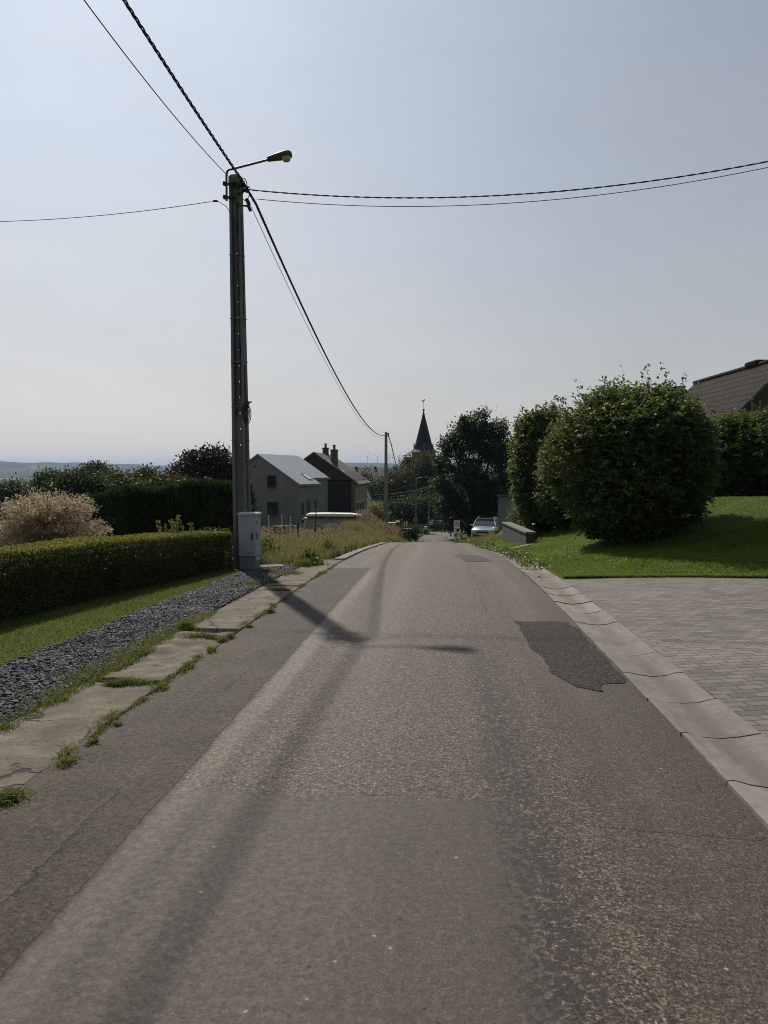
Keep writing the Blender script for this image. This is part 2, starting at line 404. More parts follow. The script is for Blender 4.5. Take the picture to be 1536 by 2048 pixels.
def m_concrete(name, c0, c1, c2, scale=1.0, crack=0.0, isl=0.0, bs=.6):
    n = Nb(name); p = n.pos()
    a = n.noise(p, 1.4 * scale, 6, .62); b = n.noise(p, 14 * scale, 5, .7); g = n.noise(p, 75 * scale, 3, .6)
    f = n.add(n.add(n.mul(a, .45), n.mul(b, .3)), n.mul(g, .25))
    if isl: f = n.add(f, n.mul(n.add(n.isl(), -.5), isl))
    col = n.ramp(f, [(.3, c0), (.5, c1), (.72, c2)])
    pit = n.step(n.noise(p, 9 * scale, 5, .75, .4), .36, .30)
    col = n.mix(n.mul(pit, .5), col, tuple(x * .35 for x in c0))
    hgt = n.add(n.add(n.mul(b, .7), n.mul(g, .35)), n.mul(pit, -.6))
    if crack:
        wv = n.node('ShaderNodeVectorMath', operation='ADD'); n.put(wv.inputs[0], p)
        nn = n.node('ShaderNodeTexNoise'); n.put(nn.inputs['Vector'], p); n.put(nn.inputs['Scale'], 2.5); n.put(nn.inputs['Detail'], 5.0)
        sc2 = n.node('ShaderNodeVectorMath', operation='SCALE'); n.put(sc2.inputs[0], nn.outputs['Color']); n.put(sc2.inputs['Scale'], .8)
        n.put(wv.inputs[1], sc2.outputs[0])
        e = n.voro(wv.outputs[0], crack, 'Distance', 'DISTANCE_TO_EDGE')
        ck = n.mul(n.step(e, .022, .006), n.step(n.noise(p, .9, 3), .40, .55))
        col = n.mix(n.mul(ck, .8), col, (.035, .03, .026)); hgt = n.add(hgt, n.mul(ck, -1.2))
    return n.done(n.pbr(col, .88, 0, .25, n.bump(hgt, bs, .012)))

def m_paver():
    n = Nb('brick_paving'); uv = n.uv()
    nz = n.node('ShaderNodeTexNoise'); n.put(nz.inputs['Vector'], uv); n.put(nz.inputs['Scale'], 6.0); n.put(nz.inputs['Detail'], 2.0)
    sc2 = n.node('ShaderNodeVectorMath', operation='SCALE'); n.put(sc2.inputs[0], nz.outputs['Color']); n.put(sc2.inputs['Scale'], .012)
    v = n.node('ShaderNodeVectorMath', operation='ADD'); n.put(v.inputs[0], uv); n.put(v.inputs[1], sc2.outputs[0]); v = v.outputs[0]
    def brick(c1, c2, cm, ms, smo, bias=0.0):
        b = n.node('ShaderNodeTexBrick', offset=.5, squash=1.0); n.put(b.inputs['Vector'], v)
        for k, q in (('Color1', c1), ('Color2', c2), ('Mortar', cm), ('Scale', 1.0), ('Mortar Size', ms), ('Mortar Smooth', smo), ('Brick Width', .205), ('Row Height', .105), ('Bias', bias)): n.put(b.inputs[k], q)
        return b
    b = brick((.0, .0, .0), (1, 1, 1), (.5, .5, .5), .007, .3)
    rnd = n.sep(b.outputs['Color'])[0]; mort = b.outputs['Fac']
    f1 = n.noise(uv, .7, 4); g = n.noise(uv, 40, 4, .7)
    col = n.ramp(rnd, [(0, (.105, .090, .079)), (.3, (.145, .125, .110)), (.6, (.175, .152, .135)), (.85, (.168, .135, .118)), (1, (.215, .190, .170))])
    col = n.mix(n.step(f1, .4, .72, 0, .55), col, (.215, .185, .168))
    col = n.mix(1.0, col, n.ramp(g, [(.25, (.72, .72, .72)), (.75, (1.22, 1.22, 1.22))]), 'MULTIPLY')
    col = n.mix(n.mul(mort, .85), col, n.mix(n.step(n.noise(uv, 1.3, 3), .45, .65), (.040, .034, .028), (.060, .062, .030)))
    st = n.step(n.noise(uv, .55, 6, .72), .48, .72, 0, .6)
    col = n.mix(st, col, (.075, .068, .063))
    hgt = n.add(n.add(n.mul(mort, -1.0), n.mul(g, .25)), n.mul(rnd, .25))
    return n.done(n.pbr(col, .82, 0, .32, n.bump(hgt, .8, .008)))

def m_ground():
    n = Nb('grass_soil'); p = n.pos(); x, y, z = n.sep(p)
    a = n.noise(p, .18, 4); b = n.noise(p, 1.6, 5, .65); c = n.noise(p, 22, 4, .7)
    lawn = n.ramp(n.add(n.mul(b, .5), n.mul(c, .5)), [(.25, (.022, .040, .006)), (.5, (.042, .074, .009)), (.78, (.080, .110, .018))])
    mead = n.ramp(n.add(n.mul(b, .55), n.mul(c, .45)), [(.25, (.048, .058, .016)), (.5, (.100, .100, .034)), (.78, (.180, .160, .075))])
    left = n.step(n.add(x, n.mul(y, -.06)), -2.2, -2.8)
    far = n.mul(left, n.step(y, 13.5, 16.5))
    col = n.mix(far, lawn, mead)
    soil = n.mul(n.step(b, .58, .68), .3)
    col = n.mix(soil, col, (.055, .042, .028))
    return n.done(n.pbr(col, .9, 0, .15, n.bump(n.add(c, n.mul(b, .6)), .9, .03)))

def m_hills():
    n = Nb('far_fields'); p = n.pos()
    fld = n.sep(n.voro(p, .0042, 'Color')); a = n.noise(p, .003, 5, .6)
    col = n.ramp(fld[0], [(0, (.035, .045, .022)), (.35, (.05, .062, .028)), (.6, (.08, .078, .04)), (.85, (.16, .14, .08)), (1, (.05, .06, .03))])
    col = n.mix(n.step(a, .40, .47), col, (.022, .034, .018))
    return n.done(n.pbr(col, .95, 0, .1))

def m_wallblock(name, c0, c1, cm, bw, rh, rough=.85, ms=.012):
    n = Nb(name); o = n.obj(); x, y, z = n.sep(o)
    g = n.node('ShaderNodeNewGeometry'); nx = n.math('ABSOLUTE', n.sep(n.node('ShaderNodeTexCoord').outputs['Normal'])[0])
    u = n.mix(n.step(nx, .5, .51), n.comb(x, z), n.comb(y, z))
    b = n.node('ShaderNodeTexBrick', offset=.5); n.put(b.inputs['Vector'], u)
    for k, q in (('Color1', c0), ('Color2', c1), ('Mortar', cm), ('Scale', 1.0), ('Mortar Size', ms), ('Brick Width', bw), ('Row Height', rh)): n.put(b.inputs[k], q)
    st = n.noise(n.comb(n.mul(x, 1.0), n.mul(y, 1.0), n.mul(z, .25)), 1.1, 5, .65)
    col = n.mix(n.step(st, .35, .75, 0, .45), b.outputs['Color'], tuple(q * .55 for q in c0))
    return n.done(n.pbr(col, rough, 0, .3, n.bump(b.outputs['Fac'], -.5, .01)))

def m_rows(name, c0, c1, pitch, axis='Z', rough=.6, spec=.4, seam=.12, bump=.8, across=.3):
    n = Nb(name); o = n.obj(); x, y, z = n.sep(o); q = {'X': x, 'Y': y, 'Z': z}[axis]
    fr = n.math('FRACT', n.math('DIVIDE', q, pitch))
    row = n.math('FLOOR', n.math('DIVIDE', q, pitch))
    f2 = n.math('FRACT', n.add(n.math('DIVIDE', y, across), n.mul(row, .5)))
    ln = n.math('MAXIMUM', n.step(fr, seam, seam * .2), n.mul(n.step(f2, .1, .02), .6))
    nz = n.noise(o, 2.2, 5, .65); n2 = n.noise(o, 14, 3)
    col = n.mix(n.step(n.add(n.mul(nz, .6), n.mul(n2, .4)), .32, .7), c0, c1)
    col = n.mix(n.mul(ln, .7), col, tuple(v * .35 for v in c0))
    return n.done(n.pbr(col, rough, 0, spec, n.bump(n.add(fr, n.mul(ln, -1)), bump, .03)))

M = {}
M['road'] = m_road(); M['patch'] = m_patch(); M['paver'] = m_paver(); M['ground'] = m_ground(); M['hills'] = m_hills()
M['oldconc'] = m_concrete('weathered_concrete', (.045, .034, .024), (.140, .113, .085), (.30, .255, .20), 2.6, .9, 0, 1.0)
M['rubble'] = m_concrete('crumbled_concrete', (.040, .031, .022), (.15, .123, .092), (.36, .31, .245), 4.2, 0, 0, 1.0)
def m_gutter():
    n = Nb('gutter_concrete'); p = n.pos(); x, y, z = n.sep(p)
    t = n.add(n.mul(x, CH), n.mul(y, -SH)); s_ = n.add(n.mul(x, SH), n.mul(y, CH)); q = n.comb(n.mul(t, 9.0), n.mul(s_, .9))
    a = n.noise(p, 2.2, 6, .65); g = n.noise(p, 70, 3, .6); b = n.noise(p, 13, 5, .7); st = n.noise(q, 1.0, 5, .65)
    f = n.add(n.add(n.mul(a, .40), n.mul(g, .25)), n.add(n.mul(b, .35), n.mul(n.add(n.isl(), -.5), .22)))
    col = n.ramp(f, [(.3, (.120, .104, .090)), (.5, (.195, .172, .152)), (.72, (.285, .258, .230))])
    wet = n.mul(n.band(n.add(t, n.mul(n.add(st, -.5), .22)), 1.72, 1.87, .07), n.step(n.noise(p, 1.1, 4), .35, .6, .25, 1.0))
    col = n.mix(n.mul(wet, .55), col, (.080, .066, .054)); col = n.mix(n.step(st, .54, .76, 0, .5), col, (.090, .078, .066))
    return n.done(n.pbr(col, .88, 0, .25, n.bump(n.add(n.mul(b, .7), n.mul(g, .4)), .5, .01)))
M['gutter'] = m_gutter()
M['kerb'] = m_concrete('gutter_concrete', (.115, .102, .090), (.180, .163, .146), (.250, .230, .208), 1.0, 0, .22, .45)
M['polec'] = m_concrete('pole_concrete', (.125, .118, .108), (.185, .176, .162), (.25, .24, .225), 1.2, 0, 0, .3)
M['slate'] = leafmat('slate_chip', [(.020, .020, .022), (.042, .042, .046), (.074, .074, .078), (.18, .178, .175)], 0.0, rough=.75, spec=.22)
M['gravelbed'] = m_concrete('gravel_bed', (.014, .015, .019), (.028, .030, .036), (.055, .058, .066), 3.0, 0, 0, 1.0)
M['black'] = plain('black_rubber', (.012, .012, .013), .5, 0, .45, .2)
M['cable'] = plain('cable_sheath', (.016, .016, .017), .55, 0, .4, .2)
M['grey_pipe'] = plain('conduit_plastic', (.10, .10, .098), .5, 0, .4, .15)
M['steel'] = plain('galvanised_steel', (.20, .20, .20), .55, .6, .5, .25)
M['lampm'] = plain('lamp_paint', (.060, .056, .052), .55, 0, .4, .25)
M['lens'] = Nb('lamp_lens'); M['lens'] = M['lens'].done(M['lens'].pbr((.55, .42, .24), .18, 0, .6))
M['cab'] = plain('cabinet_plastic', (.36, .385, .40), .5, 0, .4, .10, 3.0)
M['cabbase'] = plain('cabinet_plinth', (.20, .215, .225), .65, 0, .35, .18, 3.0)
M['bark'] = plain('bark', (.055, .045, .034), .9, 0, .2, .4, 6, .8)
M['twig'] = plain('twig', (.040, .032, .022), .9, 0, .2, .4, 8, .8)
M['block'] = m_wallblock('concrete_block', (.205, .200, .188), (.245, .238, .224), (.155, .150, .142), .40, .20)
M['brickd'] = m_wallblock('brown_brick', (.095, .070, .055), (.135, .098, .074), (.13, .118, .10), .22, .075)
M['brickl'] = m_wallblock('pale_brick', (.165, .130, .104), (.215, .17, .135), (.18, .155, .13), .22, .075)
M['brickwall'] = m_wallblock('weathered_brick', (.085, .070, .060), (.125, .105, .092), (.055, .048, .042), .22, .07, ms=.016)
M['clad'] = m_rows('dark_cladding', (.020, .019, .019), (.030, .028, .027), .22, 'Z', .7, .3)
M['cladb'] = m_rows('brown_cladding', (.045, .036, .030), (.065, .052, .043), .22, 'Z', .75, .3)
M['zinc'] = m_rows('grey_roofing', (.27, .285, .305), (.32, .335, .355), .34, 'Z', .55, .4, .06, .3, .6)
M['btile'] = m_rows('brown_tile', (.095, .066, .045), (.145, .102, .070), .26, 'Z', .7, .35)
M['dtile'] = m_rows('dark_tile', (.020, .016, .014), (.050, .039, .033), .27, 'Z', .9, .12, .16, 1.0)
M['barnroof'] = m_rows('barn_sheet', (.034, .036, .040), (.046, .049, .054), .5, 'Z', .65, .3, .05, .3, 1.0)
M['spire'] = m_rows('spire_slate', (.010, .010, .013), (.018, .018, .022), .3, 'Z', .7, .2, .12, .6, .25)
M['render'] = plain('white_render', (.62, .62, .60), .8, 0, .3, .08)
M['glass'] = Nb('window_glass'); M['glass'] = M['glass'].done(M['glass'].pbr((.020, .026, .032), .08, 0, .6))
M['frame'] = plain('window_frame_dark', (.030, .032, .036), .5, 0, .4, .1)
M['white'] = plain('white_paint', (.74, .74, .72), .45, 0, .45, .06)
M['cream'] = plain('cream_paint', (.70, .67, .56), .4, 0, .5, .08)
M['wood'] = plain('weathered_wood', (.085, .066, .046), .9, 0, .2, .35, 5, .6)
M['tanwood'] = plain('pale_wood', (.34, .29, .16), .85, 0, .2, .25, 5, .4)
M['silver'] = Nb('silver_car_paint'); M['silver'] = M['silver'].done(M['silver'].pbr((.34, .37, .40), .28, .55, .5, Coat_Weight=.6, Coat_Roughness=.06))
M['navy'] = Nb('dark_car_paint'); M['navy'] = M['navy'].done(M['navy'].pbr((.018, .022, .032), .3, .3, .5, Coat_Weight=.6, Coat_Roughness=.06))
M['tyre'] = plain('tyre_rubber', (.018, .018, .018), .8, 0, .3, .2)
M['campside'] = plain('camper_side_paint', (.22, .225, .215), .5, 0, .4, .15, 1.5)
M['red'] = plain('red_paint', (.50, .035, .03), .5, 0, .4, .1)
M['greenbox'] = plain('green_box_paint', (.060, .075, .058), .6, 0, .4, .15)
M['yellow'] = plain('notice_yellow', (.55, .52, .33), .6, 0, .3, .1)
M['stonewall'] = m_concrete('garden_stone', (.10, .098, .092), (.16, .155, .145), (.23, .22, .21), 1.0)
M['hedge'] = leafmat('box_leaf', [(.016, .027, .008), (.034, .053, .013), (.064, .086, .021), (.11, .128, .036)], .32, (.20, .22, .04), .42, .5)
M['sunlit_newleaf'] = leafmat('box_sunlit_new_growth', [(.040, .052, .012), (.085, .095, .022), (.15, .15, .040), (.23, .21, .075)], .40, (.34, .33, .07), .5, .3)  # yellow-green young leaves, with the sunlit look of the hedge top painted in
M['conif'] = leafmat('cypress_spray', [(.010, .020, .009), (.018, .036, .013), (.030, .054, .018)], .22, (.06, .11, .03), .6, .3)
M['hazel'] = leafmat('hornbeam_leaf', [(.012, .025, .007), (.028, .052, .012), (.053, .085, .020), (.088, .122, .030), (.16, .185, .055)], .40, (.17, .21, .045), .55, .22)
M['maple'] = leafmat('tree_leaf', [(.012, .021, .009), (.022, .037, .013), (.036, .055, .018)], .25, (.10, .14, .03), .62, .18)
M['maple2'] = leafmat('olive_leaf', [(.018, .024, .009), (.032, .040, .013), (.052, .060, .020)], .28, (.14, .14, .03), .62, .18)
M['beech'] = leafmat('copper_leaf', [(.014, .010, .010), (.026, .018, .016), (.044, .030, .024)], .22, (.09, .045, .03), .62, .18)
M['willow'] = leafmat('willow_leaf', [(.09, .085, .035), (.21, .165, .10), (.37, .285, .20), (.54, .43, .33)], .45, (.55, .43, .28), .55, .3)
M['grass'] = leafmat('lawn_blade', [(.030, .064, .008), (.056, .108, .012), (.098, .152, .020), (.17, .19, .06)], .45, (.27, .36, .04), .6, .25, .9, .5)
M['verge'] = leafmat('verge_blade', [(.045, .070, .013), (.080, .110, .022), (.13, .150, .035), (.20, .19, .085)], .38, (.28, .30, .06), .6, .25, 1.5, .45)
M['hay'] = leafmat('meadow_blade', [(.030, .060, .012), (.052, .090, .019), (.084, .118, .028), (.13, .138, .046), (.21, .175, .095)], .38, (.36, .30, .12), .65, .2, .6, .55)
M['seed'] = leafmat('seed_head', [(.12, .09, .055), (.20, .145, .10), (.30, .225, .165)], .4, (.36, .27, .17), .7, .15)
M['weed'] = leafmat('weed_leaf', [(.030, .055, .010), (.055, .088, .016), (.10, .135, .03)], .35, (.22, .27, .05), .5, .35)
M['flower'] = leafmat('pale_flower', [(.10, .11, .03), (.19, .19, .06), (.30, .28, .11)], .35, (.34, .33, .09), .6, .25)

# ------------------------------------------------------------------ foliage makers
def unit(v): return v / (np.linalg.norm(v, axis=1)[:, None] + 1e-9)
def leaf_mesh(rng, Pn, size, axis=None, nrm=None, aspect=.55, fold=.18, jitter=.35):
    n = len(Pn); r = unit(rng.normal(size=(n, 3)))
    a = r if axis is None else unit(axis + r * jitter)
    nb = unit(rng.normal(size=(n, 3))) if nrm is None else unit(nrm + unit(rng.normal(size=(n, 3))) * jitter * 1.2)
    b = unit(np.cross(nb, a)); c = np.cross(a, b)
    L = (size * rng.uniform(.65, 1.3, n))[:, None]; W = L * aspect * .5
    V = np.stack([Pn, Pn + a * L * .5 - b * W + c * L * fold, Pn + a * L, Pn + a * L * .5 + b * W + c * L * fold], 1).reshape(-1, 3)
    return V, np.arange(4 * n).reshape(n, 4)
def blade_mesh(rng, B, hgt, width, lean=.35, wind=(0, 0), bend=.5):
    n = len(B); hgt = np.broadcast_to(hgt, (n,)) * rng.uniform(.6, 1.25, n); th = rng.uniform(0, 6.283, n)
    ld = np.stack([np.cos(th), np.sin(th), np.zeros(n)], 1) * (rng.uniform(0, 1, n) * lean)[:, None] + np.array([*wind, 0])
    sd = rng.uniform(0, 6.283, n); side = np.stack([np.cos(sd), np.sin(sd), np.zeros(n)], 1) * (width * rng.uniform(.7, 1.3, n) / 2)[:, None]
    up = np.array([0, 0, 1.0]); m = B + (up + ld * .5) * (hgt * .55)[:, None]; tp = B + (up * (1 - bend * .25) + ld * (1 + bend)) * hgt[:, None]
    V = np.stack([B - side, B + side, m + side * .75, m - side * .75, tp + side * .12, tp - side * .12], 1).reshape(-1, 3)
    i = np.arange(n)[:, None] * 6
    return V, np.concatenate([i + np.array([[0, 1, 2, 3]]), i + np.array([[3, 2, 4, 5]])], 0)
def cat(parts):
    Vs, Fs, o = [], [], 0
    for V, Fc in parts: Vs.append(V); Fs.append(Fc + o); o += len(V)
    return np.concatenate(Vs), np.concatenate(Fs)

def crown_pts(rng, n, c, rad, nclump, cr, shell=.55, flat=.75, low=-.75, lump=.18):
    d = unit(rng.normal(size=(nclump * 3, 3))); d = d[d[:, 2] > low][:nclump]; k = len(d)
    wv = waves(int(rng.integers(1e6)), 8, 1.2, 4.0)
    rr = rng.uniform(shell ** 2, 1, k) ** .5 * (1 + lump * wv(d))
    C = np.array(c) + d * np.array(rad) * rr[:, None]
    i = rng.integers(0, k, n); q = rng.normal(size=(n, 3)) * np.array([1, 1, flat]) * (cr * rng.uniform(.6, 1.25, k))[i][:, None]
    return C[i] + q, unit(q + (C[i] - np.array(c)) * .6 + 1e-6)
def branches(rng, base, top, r0, crown_c, crown_r, nlimb, mb=None):
    mb = mb or MB(); b = Vector(base); t = Vector(top); pts = [b.lerp(t, f) + Vector((rng.normal() * .03, rng.normal() * .03, 0)) * (t - b).length * f * (1 - f) * 2 for f in (0, .25, .5, .75, 1)]
    mb.tube(pts, [r0 * k for k in (1.25, .95, .8, .6, .25)], 8)
    for i in range(nlimb):
        f = rng.uniform(.3, .9); p = b.lerp(t, f); d = rng.normal(size=3); d[2] = abs(d[2]) * .6 + .25; d /= np.linalg.norm(d)
        e = Vector((crown_c[0] + d[0] * crown_r[0] * .8, crown_c[1] + d[1] * crown_r[1] * .8, crown_c[2] + d[2] * crown_r[2] * .7))
        md = p.lerp(e, .5) + Vector((0, 0, -.06 * (e - p).length)); mb.tube([p, md, e], [r0 * .42, r0 * .26, r0 * .06], 6, False)
    return mb
def tree(name, label, catg, base, c_h, rad, n, size, mat, seed, trunk_r=.15, nclump=120, cr=.5, group=None, shell=.45, low=-.8, lump=.2, upright=0.0, aspect=.6):
    rng = np.random.default_rng(seed)
    t = thing(name, label, catg, base, 0, group)
    c = (0, 0, c_h)
    pts, out = crown_pts(rng, n, c, rad, nclump, cr, shell, .8, low, lump)
    pts = pts[pts[:, 2] > .15]; out = out[:len(pts)]
    ax = out * .6 + np.array([0, 0, upright - .15])
    V, Fc = leaf_mesh(rng, pts, size, ax, out * .5 + np.array([0, 0, .7]), aspect, .15, .6)
    mesh_np('crown', V, Fc, mat, t)
    branches(rng, (0, 0, -.3), (0, 0, c_h + rad[2] * .6), trunk_r, c, rad, 9).build('trunk', M['bark'], t, True)
    return t

# ================================================================== THE SETTING
def in_drive(x, y):
    t, s = ts(x, y); return (t - CB(s) > 1.98) & (y < drive_line(x) - .06)
def lowered(x, y):
    t, s = ts(x, y); tc = t - CB(s)
    m = ((tc > TC + .06) & (tc < TG - .06) & (s < 118)) | ((in_drive(x, y)) & (y > -9)) | ((tc > 1.0) & (s > 99.5) & (s < 112.5) & (x < 60))
    return np.where(m, .09, 0.0)
_H0 = H
def H(x, y):                                            # the cross road at the bottom is level with the lane
    x = np.asarray(x, float); y = np.asarray(y, float); z = _H0(x, y); t, s = ts(x, y); tc = t - CB(s)
    f = np.interp(s, [95, 99, 113, 118], [0, 1, 1, 0]) * np.interp(tc, [0, 1, 60, 70], [0, 1, 1, 0])
    return z * (1 - f) + ZR(s) * f

def grid(name, xs, ys, zf, mat, kind='structure', uvf=None, smooth=True):
    X, Y = np.meshgrid(xs, ys); Z = zf(X, Y); V = np.stack([X, Y, Z], -1).reshape(-1, 3)
    nx, ny = len(xs), len(ys); i = (np.arange(ny - 1)[:, None] * nx + np.arange(nx - 1)[None]).ravel()
    o = mesh_np(name, V, np.stack([i, i + 1, i + nx + 1, i + nx], 1), mat, None, smooth, None if uvf is None else uvf(V))
    return tag(o, kind=kind)
xs = np.concatenate([np.arange(-120, -40, 4), np.arange(-40, -9, 1), np.arange(-9, 15, .2), np.arange(15, 40, 1), np.arange(40, 121, 4)])
ys = np.concatenate([np.arange(-60, -8, 2), np.arange(-8, 34, .25), np.arange(34, 160.1, 1)])
grid('ground', xs, ys, lambda X, Y: H(X, Y) - lowered(X, Y), M['ground'])

# valley and hills far off: one sheet in rings round the village
th = np.concatenate([np.arange(-36, 36, .09), np.arange(36, 324, 4)]); th = np.radians(np.append(th, 324.0))
rr = np.concatenate([[100, 125, 150], np.geomspace(175, 1500, 26), np.linspace(1560, 6500, 95), np.geomspace(6800, 16000, 14)])
TH, RR = np.meshgrid(th, rr); X, Y = np.sin(TH) * RR, np.cos(TH) * RR
w1, w2, w3, w4 = waves(11, 9, .0006, .003), waves(12, 10, .004, .012), waves(13, 16, .02, .12), waves(14, 10, 6, 22)
pp = np.c_[X.ravel(), Y.ravel()]
near = H(X, Y) - 1.4
val = -46 + 14 * w1(pp).reshape(X.shape)
crest = (43 + 9 * w4(np.c_[TH.ravel(), np.zeros(TH.size)]).reshape(X.shape) + 7 * np.sin(TH * 9 + 1.1))
Z = lerp(near, val, sm((RR - 140) / 700))
Z = lerp(Z, -8 + 12 * w2(pp * .5).reshape(X.shape), sm((RR - 1100) / 700) * .55)
Z = lerp(Z, crest, sm((RR - 2500) / 2100))
Z = lerp(Z, 20, sm((RR - 5600) / 2500))
wood = sm((w2(pp).reshape(X.shape) + .10) / .25) * sm((RR - 260) / 200)
Z = Z + wood * (10 + 6 * w3(pp).reshape(X.shape)) + (RR > 4300) * (RR < 5200) * 5 * np.maximum(0, w3(pp * .8).reshape(X.shape))
V = np.stack([X, Y, Z], -1).reshape(-1, 3); nx, ny = len(th), len(rr)
i = (np.arange(ny - 1)[:, None] * nx + np.arange(nx - 1)[None]).ravel()
tag(mesh_np('hills', V, np.stack([i, i + 1, i + nx + 1, i + nx], 1)[:, ::-1], M['hills'], None, False), kind='structure')
def hills_z(x, y):
    r = math.hypot(x, y); a = math.atan2(x, y); i = int(np.argmin(abs(th - a))); j = int(np.argmin(abs(rr - r))); return float(Z[j, i])

# ---- the lane
rng = np.random.default_rng(1)
S = np.concatenate([np.arange(-7, 34, .2), np.arange(34, 113, .5)])
T = np.linspace(TL, TR_, 30); TT, SS = np.meshgrid(T, S)
we = waves(21, 12, .6, 9)
e = we(np.c_[SS.ravel(), np.zeros(SS.size)]).reshape(SS.shape)
TT = TT + np.where(TT < TL + .01, .035 * e, 0) + np.where(TT > TR_ - .01, .022 * e, 0)
X, Y = xy(TT + CB(SS), SS)
dip = -.022 * np.exp(-((TT + .78) / .22) ** 2) - .018 * np.exp(-((TT - .92) / .24) ** 2) + .02 * (1 - ((TT + .35) / 1.9) ** 2) - .012 * np.clip((TT - .9) / .6, 0, 1)
ZZ = ZR(SS) + dip + .006 * waves(22, 10, 1, 6)(np.c_[TT.ravel(), SS.ravel()]).reshape(SS.shape)
V = np.stack([X, Y, ZZ], -1).reshape(-1, 3); uvs = np.c_[TT.ravel(), SS.ravel()]; nx = len(T)
i = (np.arange(len(S) - 1)[:, None] * nx + np.arange(nx - 1)[None]).ravel()
tag(mesh_np('road', V, np.stack([i, i + 1, i + nx + 1, i + nx], 1), M['road'], None, True, uvs), kind='structure')
def road_z(t, s): return float(ZR(s)) - .022 * math.exp(-((t + .78) / .22) ** 2) - .018 * math.exp(-((t - .92) / .24) ** 2) + .02 * (1 - ((t + .35) / 1.9) ** 2) - .012 * min(1, max(0, (t - .9) / .6))
# cross road at the bottom
grid('cross_road', np.arange(8.6, 58, 1.0), np.arange(99.5, 112.6, 1.0), lambda X, Y: H(X, Y) + .02, M['road'], uvf=lambda V: V[:, :2])

# patches laid into the lane: a sheet with a ragged outline, its rim a few millimetres up
def patch(name, pts, seed, mat, wob=.025, dz=.007):
    g = [ts(q.x, q.y) for q in (G(*p) for p in pts)]
    w = waves(seed, 18, 2, 34); dense = []
    for (a, b), (c, d) in zip(g, g[1:] + g[:1]):
        k = max(2, int(math.hypot(c - a, d - b) / .035))
        dense += [(lerp(a, c, f / k), lerp(b, d, f / k)) for f in range(k)]
    ring = []
    for t_, s_ in dense:
        o = w(np.array([[t_, s_, 0.], [s_, t_, 4.]])) * wob; ring.append((min(t_ + o[0], TR_ - .012), s_ + o[1]))
    ct, cs = np.mean(ring, 0); V, Fq = [], []; rings = [(1.0, -.012), (.995, dz - .001), (.94, dz + .003), (.7, dz + .004), (.4, dz + .004), (.12, dz + .004)]
    for k, up in rings:
        for t_, s_ in ring:
            t2, s2 = ct + (t_ - ct) * k, cs + (s_ - cs) * k; x, y = xy(t2 + float(CB(s2)), s2); V.append((x, y, road_z(t2, s2) + up))
    n = len(ring)
    for r_ in range(len(rings) - 1):
        for j in range(n): Fq.append((r_ * n + j, r_ * n + (j + 1) % n, (r_ + 1) * n + (j + 1) % n, (r_ + 1) * n + j))
    mb = MB().add(V, Fq + [tuple(range((len(rings) - 1) * n, len(rings) * n))])
    return tag(mb.build(name, mat), kind='structure')
patch('road_patch', [(1026, 1243), (1136, 1244), (1190, 1292), (1252, 1352), (1246, 1366), (1196, 1368), (1204, 1384), (1150, 1376), (1118, 1360), (1086, 1318), (1058, 1290)], 31, M['patch'], .06, .004)
M['patch_worn'] = m_concrete('worn_patch_asphalt', (.040, .035, .030), (.060, .053, .046), (.095, .084, .073), 3.0, 0, 0, .8)
patch('road_patch', [(912, 1111), (962, 1110), (990, 1122), (934, 1124)], 33, M['patch_worn'], .03, .004)

# ---- gutter of dished concrete elements
mb = MB(); rg = random.Random(4); s0 = -3.0; k = 0
while s0 < 23:
    L = .80; gap = .020 + rg.random() * .010; dz = rg.uniform(-.003, .003); tilt = rg.uniform(-.003, .003); dt = rg.uniform(-.006, .006)
    prof = [(TR_ + .004, -.05), (TR_ + .004, .004), (TR_ + .05, .002), (TR_ + .13, -.018), (TR_ + .25, -.030), (TR_ + .37, -.017), (TG - .05, .008), (TG - .004, .012), (TG - .004, -.05)]
    rings = []
    for f in (0, .02, .5, .98, 1):
        ss = s0 + gap / 2 + f * (L - gap); ring = []
        for q, (t_, z_) in enumerate(prof):
            x, y = xy(t_ + dt + float(CB(ss)), ss + .010 * math.sin(q * 2.1 + k * 1.7 + (0 if f < .5 else 2)) * (f in (0, .02, .98, 1)))
            ring.append((x, y, float(ZR(ss)) + z_ + dz + tilt * (f - .5) * 2))
        rings.append(ring)
    mb.loft(rings); s0 += L; k += 1
tag(mb.build('gutter', M['gutter'], None, True), kind='structure')
grid_s = np.arange(-3, 23.2, .4)                        # dark bed the joints look down on
V = []
for s_ in grid_s:
    for t_ in (TR_ - .02, TG + .02):
        x, y = xy(t_ + float(CB(s_)), s_); V.append((x, y, float(ZR(s_)) - .045))
q = np.arange(len(grid_s) - 1) * 2
tag(mesh_np('gutter_bed', V, np.stack([q, q + 1, q + 3, q + 2], 1), M['gravelbed']), kind='structure')

# ---- brick paved driveway
us = np.arange(0, 14.01, .35); vs_ = np.linspace(0, 1, 60); V, UV = [], []
for v_ in vs_:
    for u_ in us:
        t_ = TG + u_; s_a = -7.0
        # run out to the lawn edge (a line in x, y)
        ca = (drive_line(0) + .03 * (t_ * CH)) ; s_b = (ca + t_ * SH) / (CH - .03 * SH)
        s_ = lerp(s_a, s_b, v_); x, y = xy(t_, s_); V.append((x, y, float(ZR(s_)) + .006 + .010 * float(sm(u_ / 3)) + .012 * math.sin(x * 1.1 + y * .7) * float(sm(u_)) )); UV.append((x, y))
nx = len(us); i = (np.arange(len(vs_) - 1)[:, None] * nx + np.arange(nx - 1)[None]).ravel()
ca, sa = math.cos(R(8)), math.sin(R(8)); UV = np.array(UV); UV = np.c_[UV[:, 0] * ca + UV[:, 1] * sa, -UV[:, 0] * sa + UV[:, 1] * ca]
